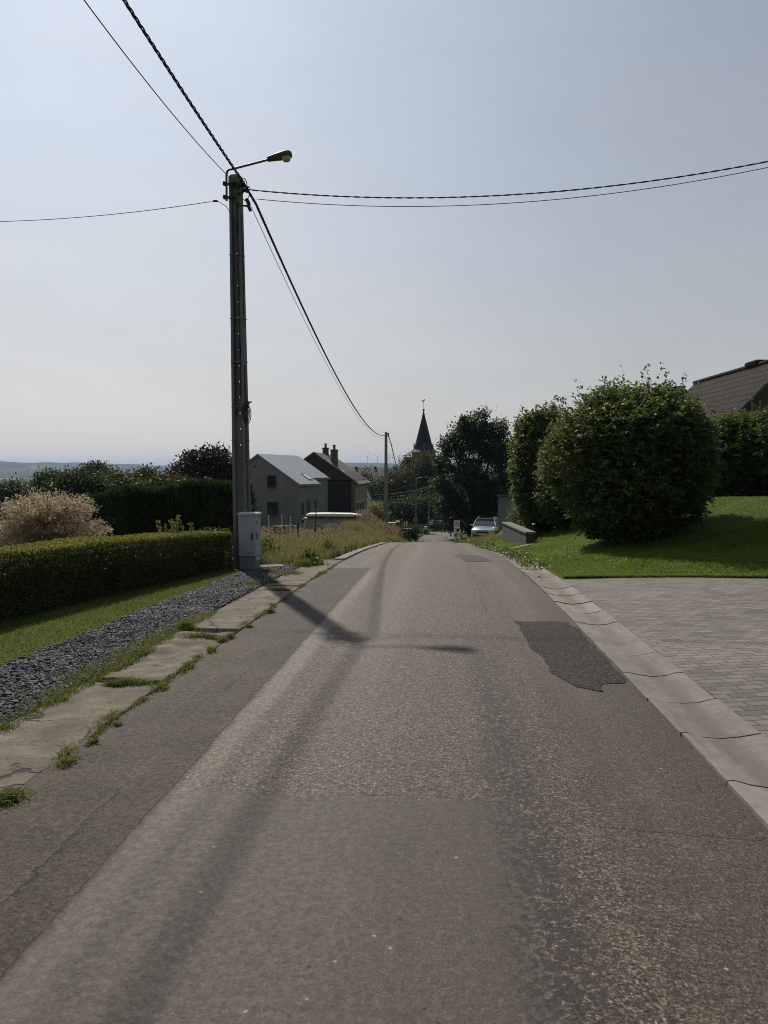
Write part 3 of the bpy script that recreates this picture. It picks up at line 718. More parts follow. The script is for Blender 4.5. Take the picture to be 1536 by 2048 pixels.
tag(mesh_np('driveway', V, np.stack([i, i + 1, i + nx + 1, i + nx], 1), M['paver'], None, True, UV), kind='structure')

# ---- concrete edge strip on the left: an old slab, a crumbled stretch, a smoother kerb slab
def strip(name, sa, sb, ta, tb, mat, seed, lift=.03, rough=.012, wob=.03, dens=.05):
    S = np.r_[sa, sa + .012, np.arange(sa + dens, sb - dens * .5, dens), sb - .012, sb]; T = np.r_[0, .016, np.linspace(.05, .95, 15), .984, 1]; w = waves(seed, 14, 1.5, 16); V = []
    for s_ in S:
        a = ta + wob * w([[s_, 0, 1]])[0]; b = tb + .012 + wob * .6 * w([[s_, 3, 1]])[0]
        for q in T:
            t_ = lerp(a, b, q); edge = q in (0, 1) or s_ in (S[0], S[-1]); t2 = t_ + float(CB(s_))
            x, y = xy(t2, s_ + (.05 * w([[t_ * 2, 9, seed]])[0] if s_ in (S[0], S[-1], S[1], S[-2]) else 0))
            V.append((x, y, float(ZR(s_)) + (-.05 if edge else lift + rough * w([[t_ * 2.5, s_ * 2.5, seed]])[0] * 1.6 + rough * .6 * w([[t_ * 7, s_ * 7, 2]])[0])))
    nx = len(T); i = (np.arange(len(S) - 1)[:, None] * nx + np.arange(nx - 1)[None]).ravel()
    return tag(mesh_np(name, V, np.stack([i, i + 1, i + nx + 1, i + nx], 1), mat, None, False), kind='structure')
strip('concrete_strip', -2.0, 5.86, TC + .01, TL, M['oldconc'], 41, .015, .010, .05)
strip('concrete_strip', 5.95, 8.05, TC + .04, TL - .02, M['rubble'], 42, .010, .022, .06, .03)
strip('concrete_strip', 8.12, 11.75, TC + .03, TL, M['oldconc'], 43, .022, .005, .02)
strip('concrete_strip', 11.85, 17.2, TC + .03, TL, M['oldconc'], 44, .024, .005, .02)
strip('concrete_strip', 17.3, 34, TL - .22, TL, M['kerb'], 45, .04, .006, .03, .1)

# ---- slate gravel parking strip
def gl(s): return -3.93 + .0175 * s + .10 * we(np.c_[np.atleast_1d(s) * .8, np.ones(np.size(s))])
S = np.arange(-3, 17.6, .12); V = []
for s_ in S:
    a = float(gl(s_)[0]) if np.ndim(gl(s_)) else float(gl(s_)); b = TC + .03; b = lerp(b, a + .1, max(0, (s_ - 14.2) / 3.4))
    for q in np.linspace(0, 1, 8):
        t_ = lerp(a, b, q); x, y = xy(t_, s_); V.append((x, y, h(x, y) + .010))
nx = 8; i = (np.arange(len(S) - 1)[:, None] * nx + np.arange(nx - 1)[None]).ravel()
tag(mesh_np('gravel_bed', V, np.stack([i, i + 1, i + nx + 1, i + nx], 1), M['gravelbed'], None, True), kind='structure')
rng = np.random.default_rng(7); n = 60000
s_ = 2.5 + 13.5 * rng.random(n) ** 1.25; a = gl(s_); b = TC - .02; u = rng.random(n); t_ = a + (b - a) * u
keep = (s_ < 14.2) | (rng.random(n) < .6); t_, s_ = t_[keep], s_[keep]; n = len(t_)
x, y = xy(t_, s_); B = np.c_[x, y, H(x, y) + .012 + rng.random(n) * .016]
sz = .0125 * np.exp(rng.normal(size=n) * .38)
ax = unit(rng.normal(size=(n, 3)) * [1, 1, .35]); nm = unit(rng.normal(size=(n, 3)) * .55 + [0, 0, 1.0]); bx = unit(np.cross(nm, ax)); nm = np.cross(ax, bx)
L, W, Tk = sz[:, None], (sz * rng.uniform(.45, .85, n))[:, None], (sz * rng.uniform(.18, .4, n))[:, None]
Vs = np.stack([B - ax * L, B - bx * W, B + ax * L * .9, B + bx * W, B - ax * L * .7 + nm * Tk * 2, B - bx * W * .8 + nm * Tk * 2, B + ax * L * .75 + nm * Tk * 2, B + bx * W * .75 + nm * Tk * 2], 1).reshape(-1, 3)
q = np.array([[4, 5, 6, 7], [0, 1, 5, 4], [1, 2, 6, 5], [2, 3, 7, 6], [3, 0, 4, 7]])
tag(mesh_np('slate_gravel', Vs, (np.arange(n)[:, None, None] * 8 + q[None]).reshape(-1, 4), M['slate']), 'dark blue grey slate chippings spread along the left side of the lane', 'gravel', kind='stuff')

# ---- grass: mown verge by the gravel, lawn on the right, tall meadow beyond the cabinet
def pts_ts(rng, n, sa, sb, fa, fb, pw=1.0):
    s = sa + (sb - sa) * rng.random(n) ** pw; a, b = fa(s), fb(s); t = a + (b - a) * rng.random(n)
    x, y = xy(t + CB(s), s); return x, y, t, s
rng = np.random.default_rng(9); parts = []
x, y, t, s = pts_ts(rng, 60000, 3.5, 16.2, lambda s: -5.9 + .062 * s, lambda s: gl(s) + .05, 1.2)
parts.append(blade_mesh(rng, np.c_[x, y, H(x, y) - .01], .050, .0065, .7))
# strip of grass between gravel and concrete, with tufts pushing up through the joints
x, y, t, s = pts_ts(rng, 7000, 4.6, 9.2, lambda s: TC - .07 - .13 * np.sin(np.clip((s - 4.6) / 4.6, 0, 1) * 3.14), lambda s: TC + .09 + 0 * s)
ok = rng.random(len(x)) < np.interp(s, [4.6, 5.4, 7, 9.2], [.15, .6, 1, .5]); parts.append(blade_mesh(rng, np.c_[x, y, H(x, y)][ok], .065, .0065, .8))
def tuft(px, py, r, n, hgt, stretch=(1, 1)):
    c = G(px, py); q = rng.normal(size=(n, 2)) * r * .5; a = np.clip(1.15 - np.linalg.norm(q, axis=1) / (r * 1.3), .35, 1)
    tx, ty = q[:, 0] * stretch[0], q[:, 1] * stretch[1]; x = c.x + tx * CH + ty * SH; y = c.y - tx * SH + ty * CH
    return blade_mesh(rng, np.c_[x, y, H(x, y)], hgt * a, .008, 1.1)
for a in [(262, 1375, .13, 620, .085, (1.5, .6)), (225, 1378, .08, 260, .07, (1.3, .6)), (405, 1280, .16, 700, .085, (1.6, .6)), (372, 1262, .10, 420, .15, (1, 1)), (445, 1283, .07, 160, .06), (460, 1277, .05, 160, .07),
          (556, 1184, .16, 600, .075, (1.8, .5)), (540, 1226, .07, 240, .07, (.8, 1.2)), (500, 1256, .04, 90, .05), (186, 1492, .05, 120, .05, (.7, 1.4)), (136, 1530, .07, 240, .055, (.7, 1.6)), (20, 1602, .09, 420, .06, (1, 1.2)), (235, 1455, .03, 70, .04), (330, 1380, .035, 70, .035, (.6, 2)),
          (100, 1360, .22, 180, .05, (1, 1)), (130, 1352, .18, 160, .05), (300, 1236, .2, 220, .05), (360, 1228, .22, 260, .055), (420, 1215, .2, 200, .05), (510, 1172, .25, 520, .10), (545, 1168, .22, 420, .09), (60, 1440, .1, 160, .06), (200, 1300, .3, 240, .045), (90, 1390, .2, 160, .05), (250, 1270, .25, 200, .045), (340, 1250, .16, 200, .05), (30, 1400, .2, 120, .045), (400, 1200, .25, 220, .05), (455, 1185, .2, 200, .05), (10, 1462, .1, 160, .06), (120, 1405, .1, 150, .06),
          (605, 1135, .22, 800, .2), (628, 1132, .18, 500, .15), (650, 1111, .2, 420, .2), (540, 1148, .3, 500, .12), (585, 1150, .25, 420, .10)]:
    parts.append(tuft(*a))
for k in range(70):                                     # small weeds along both edges of the concrete
    s_ = 2.6 + 13 * rng.random() ** 1.3; t_ = (TL + rng.normal() * .015) if k % 5 < 3 else TC + rng.normal() * .04; m = int(rng.integers(25, 130)); q = rng.normal(size=(m, 2)) * [.02, .05 + .05 * rng.random()]; x, y = xy(t_ + q[:, 0], s_ + q[:, 1])
    parts.append(blade_mesh(rng, np.c_[x, y, H(x, y)], rng.uniform(.025, .06), .007, 1.1))
tag(mesh_np('verge_grass', *cat(parts), M['verge']), 'sunlit strip of short yellow green grass and tufts beside the slate gravel', 'grass', kind='stuff')

rng = np.random.default_rng(10); parts = []
def lawn(n, xa, xb, ya, yb, hgt, wd, pw=1.0):
    x = rng.uniform(xa, xb, n); y = ya + (yb - ya) * rng.random(n) ** pw; t, s = ts(x, y); tc = t - CB(s)
    ok = (tc > 2.04 + .05 * np.sin(s * 3)) & (y > drive_line(x) - .03 + .03 * we(np.c_[x, y])) & ~((x > 4.75) & (x < 5.3) & (y > 25.8) & (y < 31.2)); x, y = x[ok], y[ok]
    cl = .55 + .9 * sm((waves(78, 12, 1.2, 6)(np.c_[x, y]) + .35) / 1.2); return blade_mesh(rng, np.c_[x, y, H(x, y) - .01], hgt * cl, wd, .9)
parts += [lawn(95000, 2.5, 11, 13.2, 17.5, .075, .010, 1.3), lawn(70000, 3, 17, 16.5, 27, .075, .014), lawn(16000, 3.4, 13, 26, 44, .10, .025)]
n = 14000; x = rng.uniform(2.9, 9.5, n); y = drive_line(x) + rng.uniform(-.12, .06, n) + .17 * we(np.c_[x * .9, x * 0]); ok = ts(x, y)[0] > 2.06
parts.append(blade_mesh(rng, np.c_[x, y, H(x, y)][ok], .085, .009, 1.1, (0, -.25)))
n = 4200; x = rng.uniform(2.8, 13, n); y = 13.5 + 9 * rng.random(n) ** 1.4; ok = (ts(x, y)[0] > 2.15) & (waves(79, 10, .5, 2.5)(np.c_[x, y]) > .15); x, y = x[ok], y[ok]; n = len(x)
parts.append(leaf_mesh(rng, np.c_[x, y, H(x, y) + .03], .075, unit(rng.normal(size=(n, 3)) * [1, 1, .25] + [0, 0, .25]), np.tile([[0, 0, 1.]], (n, 1)), .6))
tag(mesh_np('lawn_grass', *cat(parts), M['grass']), 'mown bright green lawn rising from the brick driveway up to the bushes', 'grass', kind='stuff')

rng = np.random.default_rng(12); parts = []; seeds = []
def meadow(n, sa, sb, fa, fb, hgt, wd, pw=1.0, lean=.6):
    x, y, t, s = pts_ts(rng, n, sa, sb, fa, fb, pw)
    cl = .55 + .45 * sm((waves(77, 9, .4, 2.2)(np.c_[x, y]) + .5)); return blade_mesh(rng, np.c_[x, y, H(x, y) - .02], hgt * cl, wd, lean, (.06, -.05))
parts += [meadow(16000, 15.6, 24, lambda s: -7.2 + 0 * s, lambda s: -2.62 - .55 * np.exp(-((s - 15.6) / 1.5) ** 2), .40, .013), meadow(26000, 20, 42, lambda s: -9.5 + 0 * s, lambda s: -2.55 + 0 * s, .22, .018), meadow(9000, 19, 34, lambda s: -4.6 + 0 * s, lambda s: -2.6 + 0 * s, .42, .018),
          meadow(12000, 22, 46, lambda s: -5.6 + 0 * s, lambda s: -2.5 + 0 * s, .30, .024), meadow(14000, 46, 65, lambda s: -5.6 + 0 * s, lambda s: -2.6 + 0 * s, 1.0, .030), meadow(8000, 36, 74, lambda s: -18 + 0 * s, lambda s: -5 + 0 * s, .20, .05), meadow(4000, 60, 76, lambda s: -4.2 + 0 * s, lambda s: -2.6 + 0 * s, .35, .04)]
parts += [meadow(7000, 40, 76, lambda s: 1.75 + 0 * s, lambda s: 4.2 + 0 * s, .45, .03)]
tag(mesh_np('meadow_grass', *cat(parts), M['hay']), 'tall dry tan and green meadow grass on the bank beyond the grey cabinet', 'grass', kind='stuff')
rng = np.random.default_rng(13); parts = []
for a in ((1300, 17, 30, lambda s: -7.5 + 0 * s, lambda s: -2.7 + 0 * s, .46, .010), (1200, 28, 48, lambda s: -5.2 + 0 * s, lambda s: -2.6 + 0 * s, .42, .014), (2200, 48, 65, lambda s: -5.6 + 0 * s, lambda s: -2.7 + 0 * s, 1.15, .022)):
    x, y, t, s = pts_ts(rng, *a[:5]); ok = waves(80, 9, .3, 1.6)(np.c_[x, y]) > -.1; B = np.c_[x, y, H(x, y)][ok]; k = len(B); hh_ = a[5] * rng.uniform(.7, 1.2, k); parts.append(blade_mesh(rng, B, hh_, a[6] * .6, .3, (.06, -.05), .2))
    top = B + np.c_[np.full(k, .03), np.full(k, -.03), hh_ * .92]
    for q in range(3): parts.append(leaf_mesh(rng, top + rng.normal(size=(k, 3)) * [.02, .02, .05], a[6] * 6, np.tile([[0, 0, 1.]], (k, 1)), None, .30, .1, .4))
tag(mesh_np('seed_stalks', *cat(parts), M['seed']), 'pinkish tan seed heads standing above the meadow grass', 'grass', kind='stuff')
# leaf litter and weeds in the far end of the gutter
rng = np.random.default_rng(14)
x, y, t, s = pts_ts(rng, 2600, 13.2, 34, lambda s: TR_ + .12 - .03 * np.clip(s - 20, 0, 8), lambda s: TG + .12 + 0 * s)
Vw, Fw = leaf_mesh(rng, np.c_[x, y, H(x, y) + rng.uniform(0, .07, len(x)) * np.interp(s, [13, 17], [.3, 1])], .07, None, np.tile([[0, 0, 1.]], (len(x), 1)), .6, .15, .7)
keep = (waves(15, 8, 1, 4)(np.c_[x, y]) > np.interp(s, [13.2, 18], [.45, -.2])); Fw = Fw[keep]
tag(mesh_np('gutter_weeds', Vw, Fw, M['weed']), 'low weeds and leaf litter choking the far end of the gutter', 'weeds', kind='stuff')

# ================================================================== THINGS, LEFT SIDE
YAW = R(-13)
# ---- concrete pole
PD = 15.2; px_ = (484.5 - CX) / F_PX * PD; PZ = h(px_, PD); PTOP = P(470, 350, PD).z - PZ
pole = thing('utility_pole', 'tall tapered concrete power pole with a row of holes, standing behind the grey cabinet', 'utility pole', (px_, PD, PZ), YAW, 'concrete poles along the lane')
lean = -.075                                            # the pole leans a little away from the lane
def ox(z): return lean * z / PTOP
def taper(z, a, b): return lerp(a, b, z / PTOP)
def frus(mb, xa, xb, ya, yb, z0, z1):                   # each bound is a function of height
    vs = []
    for z in (z0, z1):
        vs += [(xa(z), ya(z), z), (xb(z), ya(z), z), (xb(z), yb(z), z), (xa(z), yb(z), z)]
    mb.add(vs, [(3, 2, 1, 0), (4, 5, 6, 7), (0, 1, 5, 4), (1, 2, 6, 5), (2, 3, 7, 6), (3, 0, 4, 7)])
W2 = lambda z: taper(z, .158, .112); DP = lambda z: taper(z, .105, .075); FT = lambda z: taper(z, .072, .052)
zt = PTOP - .16
for sg in (-1, 1):
    fl = MB()
    if sg < 0: frus(fl, lambda z: ox(z) - W2(z), lambda z: ox(z) - W2(z) + FT(z), lambda z: -DP(z), lambda z: DP(z), -.4, zt)
    else: frus(fl, lambda z: ox(z) + W2(z) - FT(z), lambda z: ox(z) + W2(z), lambda z: -DP(z), lambda z: DP(z), -.4, zt)
    fl.build('flange', M['polec'], pole, False, .006)
web = MB(); z = .25; hole = .034
xa, xb = (lambda z: ox(z) - W2(z) + FT(z)), (lambda z: ox(z) + W2(z) - FT(z)); yf, yb_ = (lambda z: -.028), (lambda z: .028)
frus(web, xa, xb, yf, yb_, -.4, z)
while z < zt - .4:
    frus(web, xa, lambda q: ox(q) - hole / 2, yf, yb_, z, z + hole); frus(web, lambda q: ox(q) + hole / 2, xb, yf, yb_, z, z + hole)
    nz_ = min(z + .31, zt); frus(web, xa, xb, yf, yb_, z + hole, nz_); z = nz_
if z < zt: frus(web, xa, xb, yf, yb_, z, zt)
web.build('web', M['polec'], pole)
cap = MB(); wt = W2(zt)
cap.loft([[(ox(zt) - wt * k, -.085 * k, zt + dz), (ox(zt) + wt * k, -.085 * k, zt + dz), (ox(zt) + wt * k, .085 * k, zt + dz), (ox(zt) - wt * k, .085 * k, zt + dz)] for k, dz in ((1.02, 0), (1.02, .10), (.75, .16))])
cap.build('cap', M['polec'], pole)
for k, f in enumerate((.225, .33, .415, .53, .64, .80)):  # steel bands that hold the pipes and cables
    z = PTOP * f; b = MB(); w = W2(z) + .006; d = DP(z) + .006
    for p0, p1 in (((-w, -d), (w, -d)), ((w, -d), (w, d)), ((w, d), (-w, d)), ((-w, d), (-w, -d))):
        b.tube([(ox(z) + p0[0], p0[1], z), (ox(z) + p1[0], p1[1], z)], .007, 6)
    b.build('band', M['steel'], pole)
# conduit on the right-hand flange, cables hung in the channel
c_ = MB(); c_.tube([(ox(z) + W2(z) + .016, -.055, z) for z in np.linspace(-.3, PTOP * .52, 12)], .020, 8); c_.build('conduit', M['grey_pipe'], pole, True)
for x0, r_, za, zb, sd in ((.062, .016, PTOP * .44, PTOP * .93, 1), (-.052, .011, 3.0, PTOP * .90, 2), (.085, .010, PTOP * .50, PTOP * .95, 3), (.155, .008, PTOP * .62, PTOP * .90, 4)):
    rg = random.Random(sd); c_ = MB(); zz = np.linspace(za, zb, 16)
    c_.tube([(ox(z) + x0 * taper(z, 1.1, .8) + rg.uniform(-.012, .012), -DP(z) * .75 - .01 + rg.uniform(-.008, .008) if x0 < .12 else -.03, z) for z in zz], r_, 6); c_.build('cable', M['cable'], pole, True)
coil = MB(); zc = PTOP * .405                           # spare cable coiled on a hook
coil.box((ox(zc) + W2(zc) + .05, -.06, zc + .17), (.16, .03, .025)); coil.box((ox(zc) + W2(zc) + .06, -.08, zc + .14), (.06, .04, .05))
for k in range(4):
    rg = random.Random(k); pts = []
    for q in range(25):
        a = q / 24 * 2 * math.pi; pts.append((ox(zc) + W2(zc) + .03 + (.055 + .02 * rg.random() * 0 + k * .008) * math.sin(a) + .022 * (k - 1.5), -.09 - .012 * k, zc - .02 - k * .018 + (.15 + .012 * k) * math.cos(a)))
    coil.tube(pts, .0085, 5)
coil.build('cable_coil', M['cable'], pole, True)
fit = MB()                                              # clamps and dead ends at the head
zh = PTOP - .30
for a, b in (((.0, zh + .05), (.34, zh + .0)), ((.06, zh - .10), (.36, zh - .04)), ((.05, zh - .30), (.30, zh - .36))):
    fit.tube([(ox(zh) + a[0], -.1, a[1]), (ox(zh) + b[0], -.14, b[1])], .014, 6)
fit.box((ox(zh) + .16, -.11, zh + .08), (.10, .07, .10), None, .02); fit.box((ox(zh) + .25, -.12, zh - .05), (.13, .07, .06), (0, .5, 0), .015)
fit.box((ox(zh) + .31, -.16, zh - .28), (.07, .05, .15), (0, -.45, 0), .015); fit.box((ox(zh) + .36, -.2, zh - .42), (.06, .05, .13), (0, -.45, 0), .015)
fit.build('clamp', M['black'], pole)
for k, (dx, dz, r_) in enumerate(((.20, .04, .12), (.16, -.02, .10), (.26, -.12, .11), (.10, -.05, .13))):
    lp = MB(); pts = [(ox(zh) + dx + r_ * math.cos(a) * .7, -.13 - .01 * k, zh + dz + r_ * math.sin(a) * (1.2 if k < 3 else 2)) for a in np.linspace(-.6 - k, 3.2, 14)]
    lp.tube(pts, .009 - .001 * k, 5); lp.build('jumper_wire', M['cable'], pole, True)

# ---- street lamp clamped to the pole head
lz0, lz1 = P(455, 405, PD).z, P(455, 352, PD).z; lx = P(455, 380, PD).x; ly = PD - .09
lamp = thing('street_lamp', 'dark street lamp on a bent arm clamped to the head of the tall pole', 'street lamp', (lx, ly, lz0), 0)
dz = lz1 - lz0; ex, ez = P(536, 322, PD).x - lx, P(536, 322, PD).z - lz0
arm = MB(); bx_ = .13; sl = (ez - dz - .09) / (ex - bx_)
arm.tube([(0, 0, 0), (0, 0, dz - .02), (.015, 0, dz + .05), (.05, 0, dz + .085), (bx_, 0, dz + .10), (ex + .06, 0, ez)], .021, 10); arm.build('arm', M['lampm'], lamp, True)
for z_ in (.07, dz - .18):
    b = MB(); b.box((.05, .02, z_), (.24, .06, .035)); b.box((-.04, .0, z_), (.05, .09, .06)); b.build('bracket', M['black'], lamp)
hd = MB(); L = P(585, 317, PD).x - lx - ex; rings = []
for f, hw, up, dn in ((0, .045, .040, .045), (.06, .055, .048, .055), (.3, .085, .062, .060), (.6, .115, .080, .070), (.82, .125, .082, .078), (.95, .10, .062, .062), (1.0, .05, .03, .03)):
    x_ = ex + f * L; zc = ez + f * L * .20; ring = []
    for a in np.linspace(0, 2 * math.pi, 14, endpoint=False): ring.append((x_ - .2 * (math.sin(a) * (up if math.sin(a) > 0 else dn)), math.cos(a) * hw, zc + math.sin(a) * (up if math.sin(a) > 0 else dn)))
    rings.append(ring)
hd.loft(rings).build('housing', M['lampm'], lamp, True)
ln = MB(); rings = []
for f, hw, dn in ((.60, .06, .02), (.63, .095, .055), (.78, .105, .075), (.90, .09, .06), (.94, .05, .02)):
    x_ = ex + f * L; zc = ez + f * L * .20 - .055; rings.append([(x_ + .2 * abs(min(0, math.sin(a))) * dn, math.cos(a) * hw, zc + min(.2, math.sin(a)) * dn) for a in np.linspace(0, 2 * math.pi, 14, endpoint=False)])
ln.loft(rings).build('lens', M['lens'], lamp, True)

# ---- overhead wires (each one a thing)
def quad3(a, b, sag, n=60): return [Vector(a).lerp(Vector(b), f / n) - Vector((0, 0, sag * 4 * (f / n) * (1 - f / n))) for f in range(n + 1)]
def rope(name, label, pts, strands, r_, R_, pitch, group=None):
    ln_ = [0.0]
    for a, b in zip(pts, pts[1:]): ln_.append(ln_[-1] + (b - a).length)
    tot = ln_[-1]; N = int(tot / pitch * 8); A = np.array([tuple(p) for p in pts]); q = np.linspace(0, tot, N)
    C = np.c_[[np.interp(q, ln_, A[:, k]) for k in range(3)]].T; T = unit(np.gradient(C, axis=0)); a = unit(np.cross(T, [0, 0, 1.])); b = np.cross(a, T); m = MB()
    if strands == 1: m.tube([Vector(p) for p in C[::4]] + [Vector(C[-1])], r_, 6)
    else:
        for k in range(strands):
            ph = 2 * math.pi * (q / pitch + k / strands); m.tube([Vector(p) for p in C + (a * np.cos(ph)[:, None] + b * np.sin(ph)[:, None]) * R_], r_, 5)
    return tag(m.build(name, M['cable'], None, True), label, 'overhead cable', group)
HB = P(488, 366, PD - .12)
def along(x0, y0, y): return x0 + (y - y0) * .0609
GW = 'overhead wires at the pole'
pts = []
for y in np.linspace(HB.y, -34, 70):
    d = HB.y - y; pts.append(Vector((HB.x - .137 * d, y, HB.z + .088 * d + .0045 * d * d)))
rope('twisted_cable', 'thick twisted cable running from the pole head up to the top left of the sky', pts, 3, .0115, .0170, .5, GW)
HT = P(492, 400, PD - .12); TA = P(168, 0, 9.0); k = (TA - HT) / (TA.y - HT.y); pts = [Vector((HT.x + k.x * (y - HT.y), y, HT.z + k.z * (y - HT.y) * (1 + .012 * (y - 9)) )) for y in np.linspace(HT.y, -20, 40)]
HT2 = P(457, 353, PD - .1); d0 = TA - HT2
pts = [P(494, 383, PD - .14)] + [HT2 + d0 * f + Vector((0, 0, -.35 * f * (1 - f))) for f in np.linspace(0, 4.6, 50)]
rope('thin_cable', 'thin straight cable left of the thick twisted one, rising to the top left', pts, 1, .0075, 0, .55, GW)
Q2D = 64.0; q2x = (772 - CX) / F_PX * Q2D; Q2T = P(772, 870, Q2D)
J1 = P(513, 410, PD - .3)
def toq(y, zoff=0.0, b=.0022):
    f = (y - J1.y) / (Q2D - J1.y); L_ = Q2D - J1.y; return Vector((lerp(J1.x, Q2T.x, f), y, lerp(J1.z, Q2T.z, f) - b * (f * (1 - f)) * L_ * L_ + zoff * (1 - f)))
rope('twisted_cable', 'sagging twisted cable from the tall pole down to the smaller pole beyond the meadow', [P(487, 366, PD - .12), P(500, 388, PD - .2)] + [toq(y) for y in np.linspace(J1.y, Q2D, 80)], 4, .0125, .0150, .55, GW)
rope('thin_cable', 'thin wire hanging just left of the sagging twisted cable between the two poles', [P(486, 410, PD - .12), P(497, 411, PD - .25)] + [toq(y) + Vector((-.14 * (1 - (y - J1.y) / 49), 0, .05 * (1 - (y - J1.y) / 49) - .28 * ((y - J1.y) / 49))) for y in np.linspace(J1.y + .1, Q2D, 60)], 1, .0065, 0, .55, GW)
rope('twisted_cable', 'upper thicker house cable stretching right across the sky from the pole', quad3(P(502, 380, PD - .15), P(1900, 236, 13.2), .585), 2, .0075, .0075, .4, GW)
rope('thin_cable', 'lower thin wire just beneath the house cable crossing the sky to the right', quad3(P(514, 398, PD - .15), P(1900, 243, 13.0), .60), 1, .0065, 0, .4, GW)
lc = [P(462, 428, PD - .1), P(452, 412, PD - .05), P(441, 404, PD), P(430, 402, PD)] + quad3(P(429, 402, PD), P(-520, 405, 18.0), .42, 40)
rope('thin_cable', 'single thin wire leaving the pole to the left edge of the picture', lc, 1, .0065, 0, .4, GW)
tag(MB().box(P(431, 402, PD), (.10, .035, .035), (0, .05, 0), .012).build('wire_clamp', M['black']), 'small black dead-end clamp on the thin wire left of the pole', 'wire clamp')

# ---- grey roadside cabinet
cp = G(498, 1141); cab = thing('utility_cabinet', 'pale grey street cabinet with dark vent slots at the end of the clipped hedge', 'utility cabinet', (cp.x, cp.y + .12, h(cp.x, cp.y)), YAW)
cw, cdp, chh = .345, .29, 1.11
MB().box((0, 0, .27 + (chh - .33) / 2), (cw, cdp, chh - .33), None, .012).build('body', M['cab'], cab)
MB().box((0, 0, .13), (cw - .035, cdp - .035, .29)).box((0, 0, .155), (cw - .02, cdp - .02, .012)).build('plinth', M['cabbase'], cab)
lid = MB(); lid.loft([[(-(cw / 2 + e), -(cdp / 2 + e), z), (cw / 2 + e, -(cdp / 2 + e), z), (cw / 2 + e, cdp / 2 + e, z), (-(cw / 2 + e), cdp / 2 + e, z)] for e, z in ((.004, chh - .062), (.016, chh - .058), (.016, chh - .02), (-.012, chh))]); lid.build('lid', M['cab'], cab)
dr = MB(); dr.box((-.0, -cdp / 2 - .003, .68), (cw - .05, .01, chh - .46), None, .003); dr.build('door', M['cab'], cab)
MB().box((.105, -cdp / 2 - .0115, .655), (.032, .012, .15), None, .004).build('vent_slot', M['frame'], cab)
MB().box((cw / 2 + .0035, -.075, .655), (.012, .030, .13), None, .004).build('vent_slot', M['frame'], cab)
MB().box((cw / 2 + .0035, -.06, .93), (.008, .05, .045), None, .002).build('badge', M['cabbase'], cab)
for k in range(3): MB().box((cw / 2 + .004, -.08 + .055 * k, .225), (.012, .028, .05)).build('vent_hole', M['white'], cab)
sl = G(545, 1136); tag(MB().box((sl.x, sl.y, sl.z + .015), (.46, .34, .07), (0, 0, R(18)), .012).build('concrete_slab', M['kerb']), 'flat pale concrete slab lying in the grass right of the grey cabinet', 'slab')

